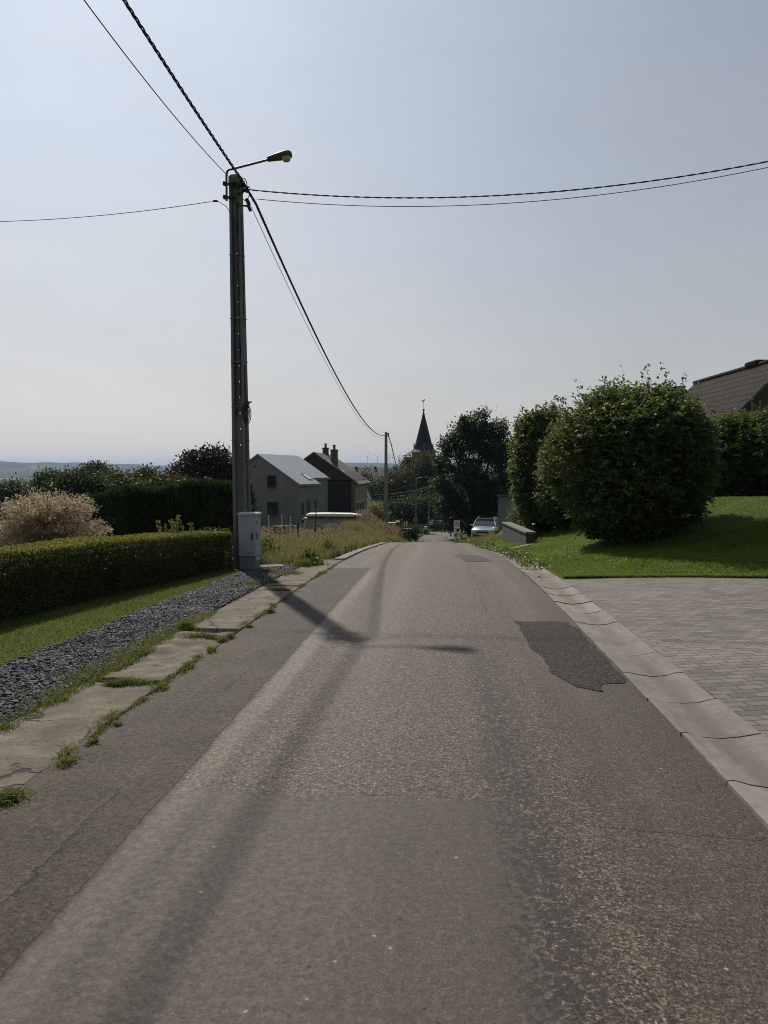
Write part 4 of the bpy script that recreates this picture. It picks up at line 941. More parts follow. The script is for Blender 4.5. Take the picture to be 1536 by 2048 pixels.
# ---- clipped hedge along the verge
def hedge_run(name, label, pts, hts, wid, n, size, mat, seed, coremat, upright=0.0, rough=.05, aspect=.6, top_sz=1.0, cat_='hedge', core_in=.12, tops=.25, topmat=None):
    rng = np.random.default_rng(seed); t = thing(name, label, cat_, (0, 0, 0)); A = np.array(pts, float); seg = np.linalg.norm(np.diff(A, axis=0), axis=1); cum = np.r_[0, np.cumsum(seg)]
    q = rng.random(n) * cum[-1]; bx = np.interp(q, cum, A[:, 0]); by = np.interp(q, cum, A[:, 1]); hh = np.interp(q, cum, hts)
    d = np.gradient(A, axis=0); d = unit(np.c_[d, np.zeros(len(d))]); dx = np.interp(q, cum, d[:, 0]); dy = np.interp(q, cum, d[:, 1])
    nx_, ny_ = dy, -dx                                  # towards the lane
    w = waves(seed + 1, 12, 1.2, 7)
    face = rng.random(n); hw = wid / 2
    P_ = np.zeros((n, 3)); N = np.zeros((n, 3))
    fr = face < .5; tp = (face >= .5) & (face < .5 + tops); bk = face >= .5 + tops
    u = rng.random(n); zz = np.where(tp, hh, hh * u ** .9); off = np.where(fr, hw, np.where(bk, -hw, (u * 2 - 1) * hw))
    en = rng.random(n) < .5 * wid / (cum[-1] + wid); far_ = rng.random(n) < .75; u2 = rng.random(n) * 2 - 1
    off = np.where(en & ~tp, u2 * hw, off)
    rnd = np.clip((zz / np.maximum(hh, .01) - .86) / .14, 0, 1); off = np.where(tp, off, off * (1 - .12 * rnd ** 2))
    e_ = np.where(far_, len(A) - 1, 0); em = en & ~tp; bx = np.where(em, A[e_, 0], bx); by = np.where(em, A[e_, 1], by); ed = d[e_] * np.where(far_, 1, -1)[:, None]
    x, y = bx + nx_ * off, by + ny_ * off; gz = H(x, y)
    P_ = np.c_[x, y, gz + zz]; N = np.c_[np.where(tp, 0, np.sign(off)) * nx_, np.where(tp, 0, np.sign(off)) * ny_, np.where(tp, 1.0, .15)]
    N[em] = ed[em] + np.array([0, 0, .15]); dep = rough * w(P_) - np.abs(rng.normal(size=n)) * rough * .9; P_ += N * dep[:, None]
    V, Fc = leaf_mesh(rng, P_, size * np.where(tp, top_sz, 1.0), N * .7 + np.array([0, 0, .25 + upright]), N, aspect, .15, .75)
    if topmat is None: mesh_np('leaves', V, Fc, mat, t)
    else:
        nw = (zz > hh - .035 - .05 * rng.random(n)) ; mesh_np('leaves', V, Fc[~nw], mat, t); mesh_np('sunlit_new_growth', V.reshape(-1, 4, 3)[nw].reshape(-1, 3), np.arange(4 * nw.sum()).reshape(-1, 4), topmat, t)  # topmost leaves split off to carry the lighter, sun-tinted colour
    core = MB(); rings = []
    for k, (a, b) in enumerate(A):
        dd = d[k]; ex_ = Vector((dd[1], -dd[0], 0)) * (hw - core_in); c0 = Vector((a, b, 0)) + Vector((dd[0], dd[1], 0)) * (core_in if k == 0 else -core_in if k == len(A) - 1 else 0); rings.append([])
        for sx, zf in ((1, -.2), (1, hts[k] - core_in), (-1, hts[k] - core_in), (-1, -.2)):
            p = c0 + ex_ * sx; rings[-1].append((p.x, p.y, h(p.x, p.y) + zf))
    core.loft(rings).build('twigs', coremat, t)
    return t
ha, hb = np.array([-4.38, 8.6]), np.array([-2.90, 15.0]); dirh = (hb - ha) / np.linalg.norm(hb - ha); nrh = np.array([dirh[1], -dirh[0]])
hp = [ha - dirh * 5.5 - nrh * .36, ha - nrh * .36, (ha + hb) / 2 - nrh * .36, hb - dirh * .15 - nrh * .36]
hedge_run('clipped_hedge', 'low clipped box hedge running beside the slate gravel up to the grey cabinet', hp, [.84, .82, .78, .73], .72, 95000, .034, M['hedge'], 51, M['twig'], .1, .045, .62, 1.0, 'hedge', .14, .38, M['sunlit_newleaf'])
# ---- tall dark hedge behind it
hedge_run('cypress_hedge', 'tall dark green cypress hedge behind the clipped hedge and left of the pole', [(-3.25, 16.6), (-5.4, 18.0), (-8.0, 20.0)], [1.70, 1.62, 1.58], 1.3, 42000, .15, M['conif'], 53, M['twig'], 1.3, .12, .22, 1.0, 'hedge', .25, .3)
hedge_run('cypress_hedge', 'lower dark hedge stretch behind the pink willow at the left edge', [(-7.6, 17.2), (-11, 17.6), (-15, 18.0)], [.95, .95, .95], 1.0, 16000, .13, M['conif'], 54, M['twig'], 1.0, .1, .25, 1.0, 'hedge', .2, .3)
# ---- variegated willow on a stem
def willow():
    rng = np.random.default_rng(61); D = 12.6; c = P(96, 1040, D); g = h(c.x, c.y)
    t = thing('willow_tree', 'round pink and cream dappled willow on a short stem behind the clipped hedge', 'tree', (c.x, c.y, g)); cz = c.z - g
    st = MB(); st.tube([(-.05, 0, -.2), (-.03, 0, .3), (0, .02, cz - .35), (0, 0, cz - .1)], [.055, .045, .04, .03], 8)
    V, Fs, o = [], [], 0; A, N = [], []
    for k in range(620):
        d = unit(rng.normal(size=(1, 3)))[0]; d[2] = d[2] * .75 + .22; d /= np.linalg.norm(d)
        rad = np.array([.92, .9, .62]) * rng.uniform(.74, 1.08); e = np.array([0, 0, cz - .12]) + d * rad; e[2] -= .16 * abs(d[0]) * (d[2] < .4)
        m = np.array([0, 0, cz - .2]) + (e - [0, 0, cz - .2]) * .5 + [0, 0, .08]
        s0_ = np.array([0, 0, cz - .25])
        if k % 5 == 0: st.tube([s0_, m, e], [.010, .006, .002], 4, False)
        f = rng.random(44) ** .55; q = ((1 - f) ** 2)[:, None] * s0_ + (2 * f * (1 - f))[:, None] * m + (f ** 2)[:, None] * e
        A.append(q + rng.normal(size=q.shape) * .03); N.append(np.tile(unit((e - m)[None] + [[0, 0, .2]]), (44, 1)))
    A = np.concatenate(A); N = np.concatenate(N); keep = A[:, 2] > .45; A, N = A[keep], N[keep]
    V, Fc = leaf_mesh(rng, A, .046, N, None, .38, .1, .8); mesh_np('crown', V, Fc, M['willow'], t); st.build('trunk', M['bark'], t, True)
willow()
# ---- yellow-green spires of a plant between the hedges
c = G(345, 1100); c = P(345, 1072, 13.6); t = thing('flowering_plant', 'group of upright yellow green flower spikes rising above the clipped hedge', 'plant', (c.x, c.y, h(c.x, c.y)))
rng = np.random.default_rng(63); stm = MB(); A, N = [], []
for dx, hh in ((-.28, 1.00), (-.20, 1.12), (-.10, 1.06), (-.03, 1.12), (.02, 1.1), (.07, 1.2), (.12, 1.08), (.18, 1.02), (.30, 1.08)):
    top = np.array([dx + rng.normal() * .02, rng.normal() * .08, hh + P(345, 1050, 13.6).z - h(c.x, c.y) - 1.05]); stm.tube([(dx, 0, 0), tuple(top)], [.01, .004], 5, False)
    k = 90; f = rng.uniform(.55, 1, k); A.append(np.outer(f, top) + np.c_[np.full(k, 0) + rng.normal(size=k) * .014, rng.normal(size=k) * .014, np.zeros(k)] + np.outer(1 - f, [dx, 0, 0])); N.append(np.tile([[0, 0, 1.]], (k, 1)))
V, Fc = leaf_mesh(rng, np.concatenate(A), .045, np.concatenate(N), None, .45, .1, .9); mesh_np('foliage', V, Fc, M['flower'], t); stm.build('stem', M['twig'], t)
# ---- leafy weeds beside the cabinet
rng = np.random.default_rng(64)
for px, py, r_, hh, lab in ((536, 1118, .30, .5, 'bushy green nettle clump just right of the grey cabinet'), (618, 1132, .24, .30, 'low leafy weed on the edge of the concrete kerb slab'), (655, 1110, .26, .36, 'dark leafy weed at the foot of the meadow bank beside the lane'), (690, 1098, .25, .35, 'small weed clump farther along the meadow edge near the crest')):
    g = G(px, py); t = thing('weed_clump', lab, 'weed', (g.x, g.y, g.z)); k = 420; q = rng.normal(size=(k, 3)) * [r_ * .55, r_ * .55, 0]; q[:, 2] = rng.random(k) * hh * np.clip(1.2 - np.linalg.norm(q[:, :2], axis=1) / r_, .25, 1)
    V, Fc = leaf_mesh(rng, q, .085, unit(q * [1, 1, .3] + [0, 0, .3]), np.tile([[0, 0, 1.]], (k, 1)), .55, .15, .7); mesh_np('foliage', V, Fc, M['weed'], t)
    s_ = MB()
    for i in range(9): s_.tube([(0, 0, -.02), tuple(q[i * 9] * [1, 1, .5] * .6), tuple(q[i * 9])], [.006, .005, .002], 4, False)
    s_.build('stem', M['twig'], t)

# ================================================================== MEADOW AND HOUSES, LEFT
def post(name, px, ytop, D, r_, mat, label, group, wire=0, square=False):
    x = (px - CX) / F_PX * D; g = h(x, D); top = P(px, ytop, D).z - g; t = thing(name, label, 'fence post', (x, D, g), 0, group)
    m = MB(); rg = random.Random(int(px)); lean_ = rg.uniform(-.03, .03)
    if square: m.box((lean_ * .3, 0, top / 2 - .1), (r_ * 2, r_ * 2, top + .2), None, r_ * .2)
    else: m.tube([(0, 0, -.25), (lean_ * .5, 0, top * .5), (lean_, 0, top)], [r_ * 1.05, r_, r_ * .9], 7)
    m.build('shaft', mat, t)
    c_ = MB(); c_.lathe([(r_ * 1.25, 0), (r_ * 1.25, .03), (r_ * .6, .06)], (lean_, 0, top - .02), 7); c_.build('post_cap', mat, t)
GP, GQ = 'white stakes in the meadow', 'wooden fence posts in the meadow'
post('fence_stake', 538, 1033, 22, .013, M['white'], 'white stake nearest the grey cabinet in the meadow', GP)
post('fence_stake', 563.5, 1032, 23, .013, M['white'], 'second white stake from the cabinet, in front of the rubble heap', GP)
post('fence_stake', 582, 1035, 25, .013, M['white'], 'third white stake, right of the rubble heap in the meadow', GP)
post('fence_stake', 609.5, 1042, 26, .013, M['white'], 'white stake in front of the front end of the camper', GP)
post('wooden_post', 596, 1047, 24, .032, M['wood'], 'stout brown post left of the camper between two white stakes', GQ)
post('wooden_post', 630, 1024, 26, .020, M['wood'], 'thin tall brown stake standing up across the camper', GQ)
post('wooden_post', 628, 1058, 27, .034, M['wood'], 'short dark post at the foot of the thin tall stake', GQ)
post('wooden_post', 645, 1056, 29, .036, M['wood'], 'leaning short brown post below the middle of the camper', GQ)
post('wooden_post', 549, 1054, 36, .035, M['wood'], 'short dark post left of the pale plank and rubble', GQ)
post('wooden_post', 671, 1053, 36, .035, M['wood'], 'low brown post in front of the camper wheel', GQ)
post('wooden_post', 686, 1052, 40, .035, M['wood'], 'low brown post right of the camper wheel', GQ)
post('wooden_post', 710, 1030, 52, .05, M['wood'], 'dark post at the rear end of the camper', GQ)
post('wooden_post', 729, 1026, 56, .05, M['wood'], 'farthest dark post at the foot of the brown house', GQ)
c = P(571, 1056, 40); c.z = h(c.x, c.y)
tag(MB().box((c.x, c.y, h(c.x, c.y) + .45), (1.15, .14, .07), (0, 0, .06), .01).box((c.x - .45, c.y, h(c.x, c.y) + .18), (.07, .08, .55)).box((c.x + .45, c.y, h(c.x, c.y) + .18), (.07, .08, .55)).build('wooden_rail', M['tanwood']), 'pale low wooden rail on two legs behind the rubble heap', 'rail')
c = P(572, 1066, 33); t = thing('rubble_heap', 'small heap of grey stones and dark wood in the meadow grass', 'rubble', (c.x, c.y, h(c.x, c.y))); rg = random.Random(5)
for nm, mt, k in (('stone', M['stonewall'], 10), ('timber', M['wood'], 5)):
    for q in range(k):
        m = MB(); s_ = rg.uniform(.10, .22)
        if nm == 'stone': m.box((rg.uniform(-.5, .5), rg.uniform(-.3, .3), .12 + rg.random() * .28), (s_ * 1.5, s_, s_ * .8), (rg.random(), rg.random(), rg.random() * 3), s_ * .25)
        else: m.box((rg.uniform(-.6, .3), rg.uniform(-.3, .3), .15 + rg.random() * .22), (.9, .1, .09), (rg.uniform(-.2, .2), rg.uniform(-.2, .2), rg.uniform(-.6, .6)), .01)
        m.build(nm, mt, t)

# ---- camper
CD = 60.0; c = P(663, 1050, CD); t = thing('camper', 'long grey camper with a cream roof and dim window band parked before the grey house', 'camper', (c.x, c.y, h(c.x, c.y)), R(2))
z0 = P(663, 1056, CD).z - h(c.x, c.y); zt_ = P(663, 1026, CD).z - h(c.x, c.y); x0, x1 = P(609, 0, CD).x - c.x, P(724, 0, CD).x - c.x; hh = zt_ - z0
def cprof(sc_, up=0): return [(x0 + .0, z0), (x1 - .45, z0), (x1 - .30, z0 + hh * .3), (x1 - .28, z0 + hh * .62), (x0 - .02, z0 + hh * .62), (x0 - .08, z0 + hh * .3)]
MB().prism(cprof(1), -.95, .95).build('body', M['campside'], t, False, .04)
MB().prism([(x0 + .02, z0 + hh * .62), (x1 - .32, z0 + hh * .62), (x1 - .25, z0 + hh * .84), (x0 + .05, z0 + hh * .84)], -.90, .90).build('upper_wall', M['cabbase'], t)
rf = [(x0 - .05, z0 + hh * .84), (x1 + .0, z0 + hh * .80), (x1 - .05, z0 + hh * .88), (x1 - .9, z0 + hh * .97), (x0 + 1.5, z0 + hh * 1.0), (x0 + .2, z0 + hh * .98), (x0 - .02, z0 + hh * .92)]
MB().prism(rf, -.99, .99).build('roof', M['cream'], t, False, .02)
MB().box(((x0 + x1) / 2 - .1, 0, z0 + hh * 1.02), (.36, .4, .08), None, .02).build('roof_vent', M['white'], t)
for a, b in ((.04, .36), (.38, .66), (.68, .90)): MB().box((lerp(x0, x1, (a + b) / 2), -.91, z0 + hh * .73), ((b - a) * (x1 - x0), .03, hh * .20), None, .008).build('window', plain('camper_window', (.060, .058, .045), .3, 0, .5, .1) if a < .1 else bpy.data.materials['camper_window'], t)
MB().prism([(x0 - .55, z0 + .05), (x0 - .0, z0), (x0 - .0, z0 + hh * .70), (x0 - .18, z0 + hh * .70), (x0 - .50, z0 + hh * .52)], -.88, .88).build('cab', M['campside'], t, False, .04)
MB().box((x0 - .26, -.885, z0 + hh * .52), (.30, .03, hh * .22), None, .01).build('window', M['glass'], t)
for a in (.14, .62):
    w_ = MB(); w_.disc((lerp(x0, x1, a), -.80, z0 - .02), .27, 'y', .2, 18); wh = w_.build('wheel', M['tyre'], t); MB().disc((lerp(x0, x1, a), -.915, z0 - .02), .14, 'y', .04, 14).build('rim', M['steel'], wh)

# ---- generic windows
def window(parent, c, wd, hg, face, fr=.07, mat=None, sill=None, fm=None):
    m = MB(); d = .06
    def bx(u, v, a, b, mbx, dep, off):
        if face == 'y-': mbx.box((c[0] + u, c[1] - off, c[2] + v), (a, dep, b))
        elif face == 'x+': mbx.box((c[0] + off, c[1] + u, c[2] + v), (dep, a, b))
        else: mbx.box((c[0] - off, c[1] + u, c[2] + v), (dep, a, b))
    for u, v, a, b in ((-wd / 2 + fr / 2, 0, fr, hg), (wd / 2 - fr / 2, 0, fr, hg), (0, hg / 2 - fr / 2, wd - 2 * fr, fr), (0, -hg / 2 + fr / 2, wd - 2 * fr, fr)): bx(u, v, a, b, m, .10, .0)
    f = m.build('window', fm or M['frame'], parent); g = MB(); bx(0, 0, wd - 2 * fr, hg - 2 * fr, g, .03, .01); g.build('pane', mat or M['glass'], f)
    if sill: s_ = MB(); bx(0, -hg / 2 - .05, wd + .12, .08, s_, .22, .06); s_.build('sill', sill, f)
# ---- grey block house
D1 = 75.0; ap = P(516.5, 907.4, D1); base = -3.5; W_ = 4.34; RISE = 2.86; LEN = 9.4
t = thing('block_house', 'grey concrete block house with a smooth grey gabled roof and roof window', 'house', (ap.x, ap.y, base), R(-17.6)); za = ap.z - base; ze = za - RISE; sl_ = RISE / W_
wl = MB(); gp = [(-W_, -.5), (W_, -.5), (W_, ze - .08), (0, za - .08), (-W_, ze - .08)]; wl.prism(gp, 0, 4.9)
wr = 3.47; gp2 = [(-W_, -.5), (wr, -.5), (wr, za - sl_ * wr - .08), (0, za - .08), (-W_, ze - .08)]; wl.prism(gp2, 4.9, LEN); wl.build('wall', M['block'], t)
def slab(mb, xa, xb, ya, yb, th=.14, up=0.0):            # a piece of roof slope right (+) or left (-) of the ridge
    za_, zb_ = za - sl_ * abs(xa) + up, za - sl_ * abs(xb) + up; mb.add([(xa, ya, za_ - th), (xb, ya, zb_ - th), (xb, yb, zb_ - th), (xa, yb, za_ - th), (xa, ya, za_), (xb, ya, zb_), (xb, yb, zb_), (xa, yb, za_)], [(3, 2, 1, 0), (4, 5, 6, 7), (0, 1, 5, 4), (1, 2, 6, 5), (2, 3, 7, 6), (3, 0, 4, 7)])
rf = MB(); slab(rf, 0, W_ + .22, -.18, 4.98); slab(rf, 0, wr + .20, 4.98, LEN + .15); slab(rf, 0, -W_ - .22, -.18, LEN + .15); rfo = rf.build('roof', M['zinc'], t)
k = MB(); slab(k, 3.0, 3.95, 3.4, 4.25, .08, .06); k.build('roof_window', M['frame'], rfo); k = MB(); slab(k, 3.1, 3.85, 3.5, 4.15, .02, .075); k.build('pane', Nb('sky_glass').done(Nb('sky_glass2').pbr((.5, .5, .5), .05)) if False else M['render'], rfo)
g_ = MB(); g_.box((W_ + .26, 2.4, ze - .12), (.12, 5.1, .11)).box((wr + .24, 7.2, za - sl_ * wr - .12), (.12, 4.6, .11)); g_.build('gutter_pipe', M['steel'], t)
wz = lambda py, D=74.0: P(0, py, D).z - base
window(t, (1.42, 0, wz(963)), .95, 1.2, 'y-', .09, None, M['stonewall']); window(t, (1.52, 0, wz(1017)), 1.15, 1.25, 'y-', .09, None, M['stonewall'])
window(t, (W_, .75, wz(1017, 74)), .55, 1.15, 'x+', .07); window(t, (W_, 2.1, wz(1013, 75)), .6, 1.15, 'x+', .07); window(t, (W_, 3.95, wz(1009, 77)), .55, .75, 'x+', .06); window(t, (wr, 6.2, wz(1010, 79)), 1.4, 1.1, 'x+', .09, None, M['stonewall'])
# ---- brown house
ap = P(627.6, 903.7, 88.0); base = -4.3; W_ = 4.7; RISE = 3.28; LEN = 15.0
t = thing('brown_house', 'brown brick house with a dark gable, brown tiled roof and two chimneys', 'house', (ap.x, ap.y, base), R(-4.1)); za = ap.z - base; ze = za - RISE; sl_ = RISE / W_
MB().prism([(-W_, -.5), (W_, -.5), (W_, ze - .08), (-W_, ze - .08)], .12, LEN).build('wall', M['brickl'], t)
MB().prism([(-W_, ze + .05), (W_, ze + .05), (0, za - .10)], .05, LEN).build('gable_wall', M['cladb'], t)
MB().box((-.2, .02, (ze) / 2 - .2), (W_ * 2 - .5, .16, ze + .30)).build('dark_cladding', M['clad'], t)
rf = MB(); slab(rf, 0, W_ + .35, -.25, LEN + .2, .16); slab(rf, 0, -W_ - .35, -.25, LEN + .2, .16); rfo = rf.build('roof', M['btile'], t)
MB().box((W_ + .40, LEN / 2, ze - .35), (.14, LEN + .3, .14)).build('gutter_pipe', M['cream'], t)
def chimney(x, y, w, hgt, lab=None):
    zb = za - sl_ * abs(x) - .4; m = MB(); m.box((x, y, zb + (hgt + .4) / 2), (w, w * .85, hgt + .4)); m.box((x, y, zb + hgt + .4 + .05), (w + .14, w * .85 + .14, .1))
    ch_ = m.build('chimney', M['brickd'], rfo); MB().lathe([(.17, 0), (.15, .1), (.15, .45), (.19, .48), (.19, .54)], (x, y, zb + hgt + .5), 10).build('pot', M['brickd'], rfo)
chimney(2.05, 2.2, .78, 1.65); chimney(.1, 8.5, .7, .7)
for yy in (1.6, 3.7):
    k = MB(); slab(k, 1.45 + (yy > 2) * 1.4, 1.95 + (yy > 2) * 1.4, .9, 1.5, .05, .05); k.build('roof_window', M['render'], rfo)
for yy in (2.2, 5.2, 8.4, 11.6): window(t, (W_, yy, ze - 1.7), .9, 1.7, 'x+', .12, None, M['render'], M['render'])
for yy in (3.0, 9.0): window(t, (W_, yy, 1.5), 1.0, 1.6, 'x+', .1, None, M['render'], M['frame'])
MB().box((W_ + .02, 6.2, 1.0), (.12, 1.0, 2.1)).build('door', M['frame'], t)
# ---- small white house behind it
ap = P(731, 968, 118); t = thing('white_house', 'small white rendered gable with a steep dark roof behind the brown house', 'house', (ap.x, ap.y, -6.2), R(-6)); za = ap.z + 6.2
MB().prism([(-2.6, -.5), (1.9, -.5), (1.9, za - 4.4), (0, za - .1), (-2.6, za - 4.2)], 0, 6).build('wall', M['render'], t)
rf = MB(); rf.add([(0, -.15, za), (2.3, -.15, za - 5.0), (2.3, 6.2, za - 5.0), (0, 6.2, za), (0, -.15, za + .22), (2.5, -.15, za - 5.0), (2.5, 6.2, za - 5.0), (0, 6.2, za + .22)], [(3, 2, 1, 0), (4, 5, 6, 7), (0, 1, 5, 4), (1, 2, 6, 5), (2, 3, 7, 6), (3, 0, 4, 7)])
rf.add([(-2.9, -.15, za - 4.5), (0, -.15, za), (0, 6.2, za), (-2.9, 6.2, za - 4.5), (-3.0, -.15, za - 4.3), (-.01, -.15, za + .2), (-.01, 6.2, za + .2), (-3.0, 6.2, za - 4.3)], [(3, 2, 1, 0), (4, 5, 6, 7), (0, 1, 5, 4), (1, 2, 6, 5), (2, 3, 7, 6), (3, 0, 4, 7)]); rf.build('roof', M['barnroof'], t)
# ---- long barn
BD = 150.0; a, b = P(672, 934.5, BD), P(824, 934.5, BD); t = thing('long_barn', 'long dark barn roof with a level ridge behind the village trees', 'barn', ((a.x + b.x) / 2, BD, -9.0)); hl = (b.x - a.x) / 2; za = a.z + 9
MB().box((0, 5, (za - 3.4) / 2 - .5), (hl * 2 - .4, 9, za - 3.4 + 1)).build('wall', M['brickd'], t)
rf = MB(); rf.add([(-hl, -.4, za - 3.6), (hl, -.4, za - 3.6), (hl, 5, za), (-hl, 5, za), (-hl, 10.4, za - 3.6), (hl, 10.4, za - 3.6)], [(0, 1, 2, 3), (3, 2, 5, 4), (0, 3, 4), (1, 5, 2), (1, 0, 4, 5)]); rfo = rf.build('roof', M['barnroof'], t)
for f in (-.5, .02, .33, .55): MB().box((f * hl, 5, za + .06), (.5, .5, .22)).build('ridge_vent', M['barnroof'], rfo)

# ---- church
SD = 190.0; c = P(847, 905, SD); t = thing('church', 'village church with a slender dark slate spire topped by a weathercock', 'church', (c.x, SD, -9.5), R(8)); zb = c.z + 9.5; zt_ = P(847, 820, SD).z + 9.5
MB().box((0, 0, zb / 2 - .5), (5.0, 5.0, zb + 1)).build('tower', M['brickd'], t)
MB().box((0, 13, 3), (8, 20, 7)).build('nave', M['stonewall'], t)
MB().prism([(-4.5, 6.5), (4.5, 6.5), (0, 11)], 2.6, 23.2).build('nave_roof', M['spire'], t)
sp = MB(); rings = []
for f, r_ in ((0, 3.25), (.035, 2.75), (.075, 2.25), (.125, 1.93), (.17, 1.83), (.5, 1.08), (.8, .42), (1.0, .04)): rings.append([(r_ * math.cos(R(22.5 + 45 * k)) * 1.2, r_ * math.sin(R(22.5 + 45 * k)) * 1.2, zb + f * (zt_ - zb)) for k in range(8)])
spo = sp.loft(rings).build('spire', M['spire'], t)
for k, (ax, sx, sy) in enumerate((('y', 0, -1), ('x', 1, 0), ('x', -1, 0))):
    z_ = zb + 1.35; m = MB()
    if ax == 'y': m.disc((0, -2.28, z_), .72, 'y', .10, 24)
    else: m.disc((sx * 2.3, 0, z_), .72, 'x', .10, 24)
    ck = m.build('clock', M['frame'], t); mk = MB()
    ra = [q * math.pi / 12 for q in range(25)]; mk.tube([(.55 * math.cos(a), -2.34, z_ + .55 * math.sin(a)) if ax == 'y' else (sx * 2.36, .55 * math.cos(a), z_ + .55 * math.sin(a)) for a in ra], .05, 5)
    mk.build('dial_ring', M['stonewall'], ck)
    if ax == 'x':
        f_ = MB(); f_.tube([(sx * 2.42, 0, z_ - .9), (sx * 2.42, 0, z_ + 1.1)], .05, 6); f_.box((sx * 2.3, 0, z_ - .7), (.4, .08, .1)); f_.box((sx * 2.3, 0, z_ + .6), (.4, .08, .1)); f_.build('bracket', M['frame'], t)
fn = MB(); fn.lathe([(.05, -.3), (.26, -.1), (.30, .05), (.2, .25), (.05, .35)], (0, 0, zt_), 10); fn.tube([(0, 0, zt_), (0, 0, zt_ + 2.1)], .045, 6); fn.box((0, 0, zt_ + 1.5), (.5, .05, .06)); fno = fn.build('finial', M['frame'], t)
ck = [(-.42, .12), (-.50, .38), (-.40, .52), (-.26, .30), (-.05, .24), (.10, .36), (.20, .62), (.28, .60), (.40, .52), (.28, .44), (.24, .22), (.12, .02), (.02, -.05), (-.18, .0)]
w_ = MB(); n_ = len(ck); w_.prism([(a, zt_ + 2.05 + b) for a, b in ck], -.04, .04); w_.build('weathercock', M['frame'], fno)

# ---- wind turbines on the far ridge
mt = plain('turbine_white', (.75, .75, .74), .5, 0, .3, .05)
for i, (px, top, rot, lab) in enumerate(((735, 913, 20, 'leftmost of the three faint wind turbines on the far ridge'), (755, 914, 55, 'middle one of the three faint wind turbines on the far ridge'), (779, 911, 85, 'rightmost faint wind turbine, just right of the smaller pole top'))):
    D = 4700.0; hub = P(px, top, D); g = min(hills_z(hub.x, hub.y), hub.z - 30) - 5; t = thing('wind_turbine', lab, 'wind turbine', (hub.x, hub.y, g), 0, 'wind turbines on the ridge'); hz_ = hub.z - g
    MB().tube([(0, 0, 0), (0, 0, hz_)], [1.7, 1.1], 8).build('tower', mt, t); MB().box((0, 1, hz_ + 1), (4, 10, 4), None, 1).build('nacelle', mt, t)
    for k in range(3):
        a = R(rot + 120 * k); d = Vector((math.sin(a), 0, math.cos(a))); MB().tube([Vector((0, -5, hz_ + 1)), Vector((0, -5, hz_ + 1)) + d * 10, Vector((0, -5, hz_ + 1)) + d * 34], [.7, 1.1, .25], 5).build('blade', mt, t)

# ---- second pole and the lamp by the lane
def small_pole(label, px, ytop, D, wb, wt, group):
    x = (px - CX) / F_PX * D; g = h(x, D); top = P(px, ytop, D).z - g; t = thing('utility_pole', label, 'utility pole', (x, D, g), YAW, group); m = MB()
    m.loft([[(-w_, -w_ * .7, z), (w_, -w_ * .7, z), (w_, w_ * .7, z), (-w_, w_ * .7, z)] for w_, z in ((wb, -.4), (wt, top - .06), (wt * .7, top))]); m.build('shaft', M['polec'], t, False, .01); return t, top
t, tp = small_pole('smaller concrete pole beyond the meadow bank where the sagging cable ends', 772, 864, 64, .165, .10, 'concrete poles along the lane')
f_ = MB(); f_.box((.16, 0, tp - .15), (.22, .08, .12), None, .02); f_.box((.20, 0, tp - .34), (.09, .07, .2), None, .02); f_.box((.05, 0, tp - .26), (.2, .26, .04)); f_.build('clamp', M['black'], t)
e0 = P(776, 868, 63.8); e1 = P(800, 934, 84); rope('twisted_cable', 'short cable dropping right from the smaller pole toward the trees', [e0, P(781, 884, 66)] + quad3(P(783, 890, 67), P(812, 962, 110), 1.2, 20), 3, .02, .025, .6)
t, tp = small_pole('slim concrete lamp pole at the left kerb of the lane before the junction', 832, 962, 80, .12, .085, 'concrete poles along the lane'); la = (t.location.x, t.location.y, t.location.z)
l2 = thing('street_lamp', 'small street lamp on a curved arm at the slim pole by the lower lane', 'street lamp', (la[0], la[1] - .14, la[2] + tp), 0)
MB().tube([(-.1, 0, -.75), (-.08, 0, -.1), (0, 0, .22), (.25, 0, .32), (.9, 0, .42)], .03, 8).build('arm', M['lampm'], l2, True); MB().loft([[(x_, -w_, z_ - .04), (x_, w_, z_ - .04), (x_, w_ * .7, z_ + .07), (x_, -w_ * .7, z_ + .07)] for x_, w_, z_ in ((.8, .05, .40), (1.0, .13, .43), (1.3, .13, .47), (1.38, .06, .47))]).build('housing', M['lampm'], l2); MB().box((1.14, 0, .385), (.34, .2, .05), (0, -.13, 0), .01).build('lens', M['white'], l2)
t, tp = small_pole('thin grey pole on the grass island with a pale notice', 858, 975, 96, .085, .07, 'concrete poles along the lane'); nb = (t.location.x, t.location.y, t.location.z)
tag(MB().box((nb[0] + .25, nb[1] - .12, P(860, 1045, 96).z), (.48, .05, .62), None, .01).build('notice_board', M['yellow']), 'pale yellowish notice fixed to the thin grey pole', 'notice')
tag(MB().box((nb[0] + .42, nb[1] - .16, P(862, 1041, 96).z), (.22, .04, .26), None, .01).build('notice_paper', M['white']), 'small white paper overlapping the yellowish notice on the thin pole', 'notice')
for k, (pa, pb, sg) in enumerate((((740, 991, 78), (835, 966, 79.8), .1), ((742, 990, 74), (862, 972, 96), .25), ((742, 992, 74), (862, 974, 96), .5))):
    rope('thin_cable', ('upper wire from the slim lamp pole back toward the brown house', 'lit thick wire crossing the dark trees below the slim lamp arm', 'lowest dim wire crossing in front of the dark trees')[k], quad3(P(*pa), P(*pb), sg, 24), 1, (.018, .04, .018)[k], 0, 1.0)
rs = P(831, 1040, 79.7); t = thing('round_sign', 'round traffic sign seen from behind on the slim lamp pole', 'traffic sign', rs); MB().disc((0, 0, 0), .28, 'y', .03, 20).build('disc', M['steel'], t); MB().box((0, .06, 0), (.1, .1, .1)).build('bracket', M['steel'], t)

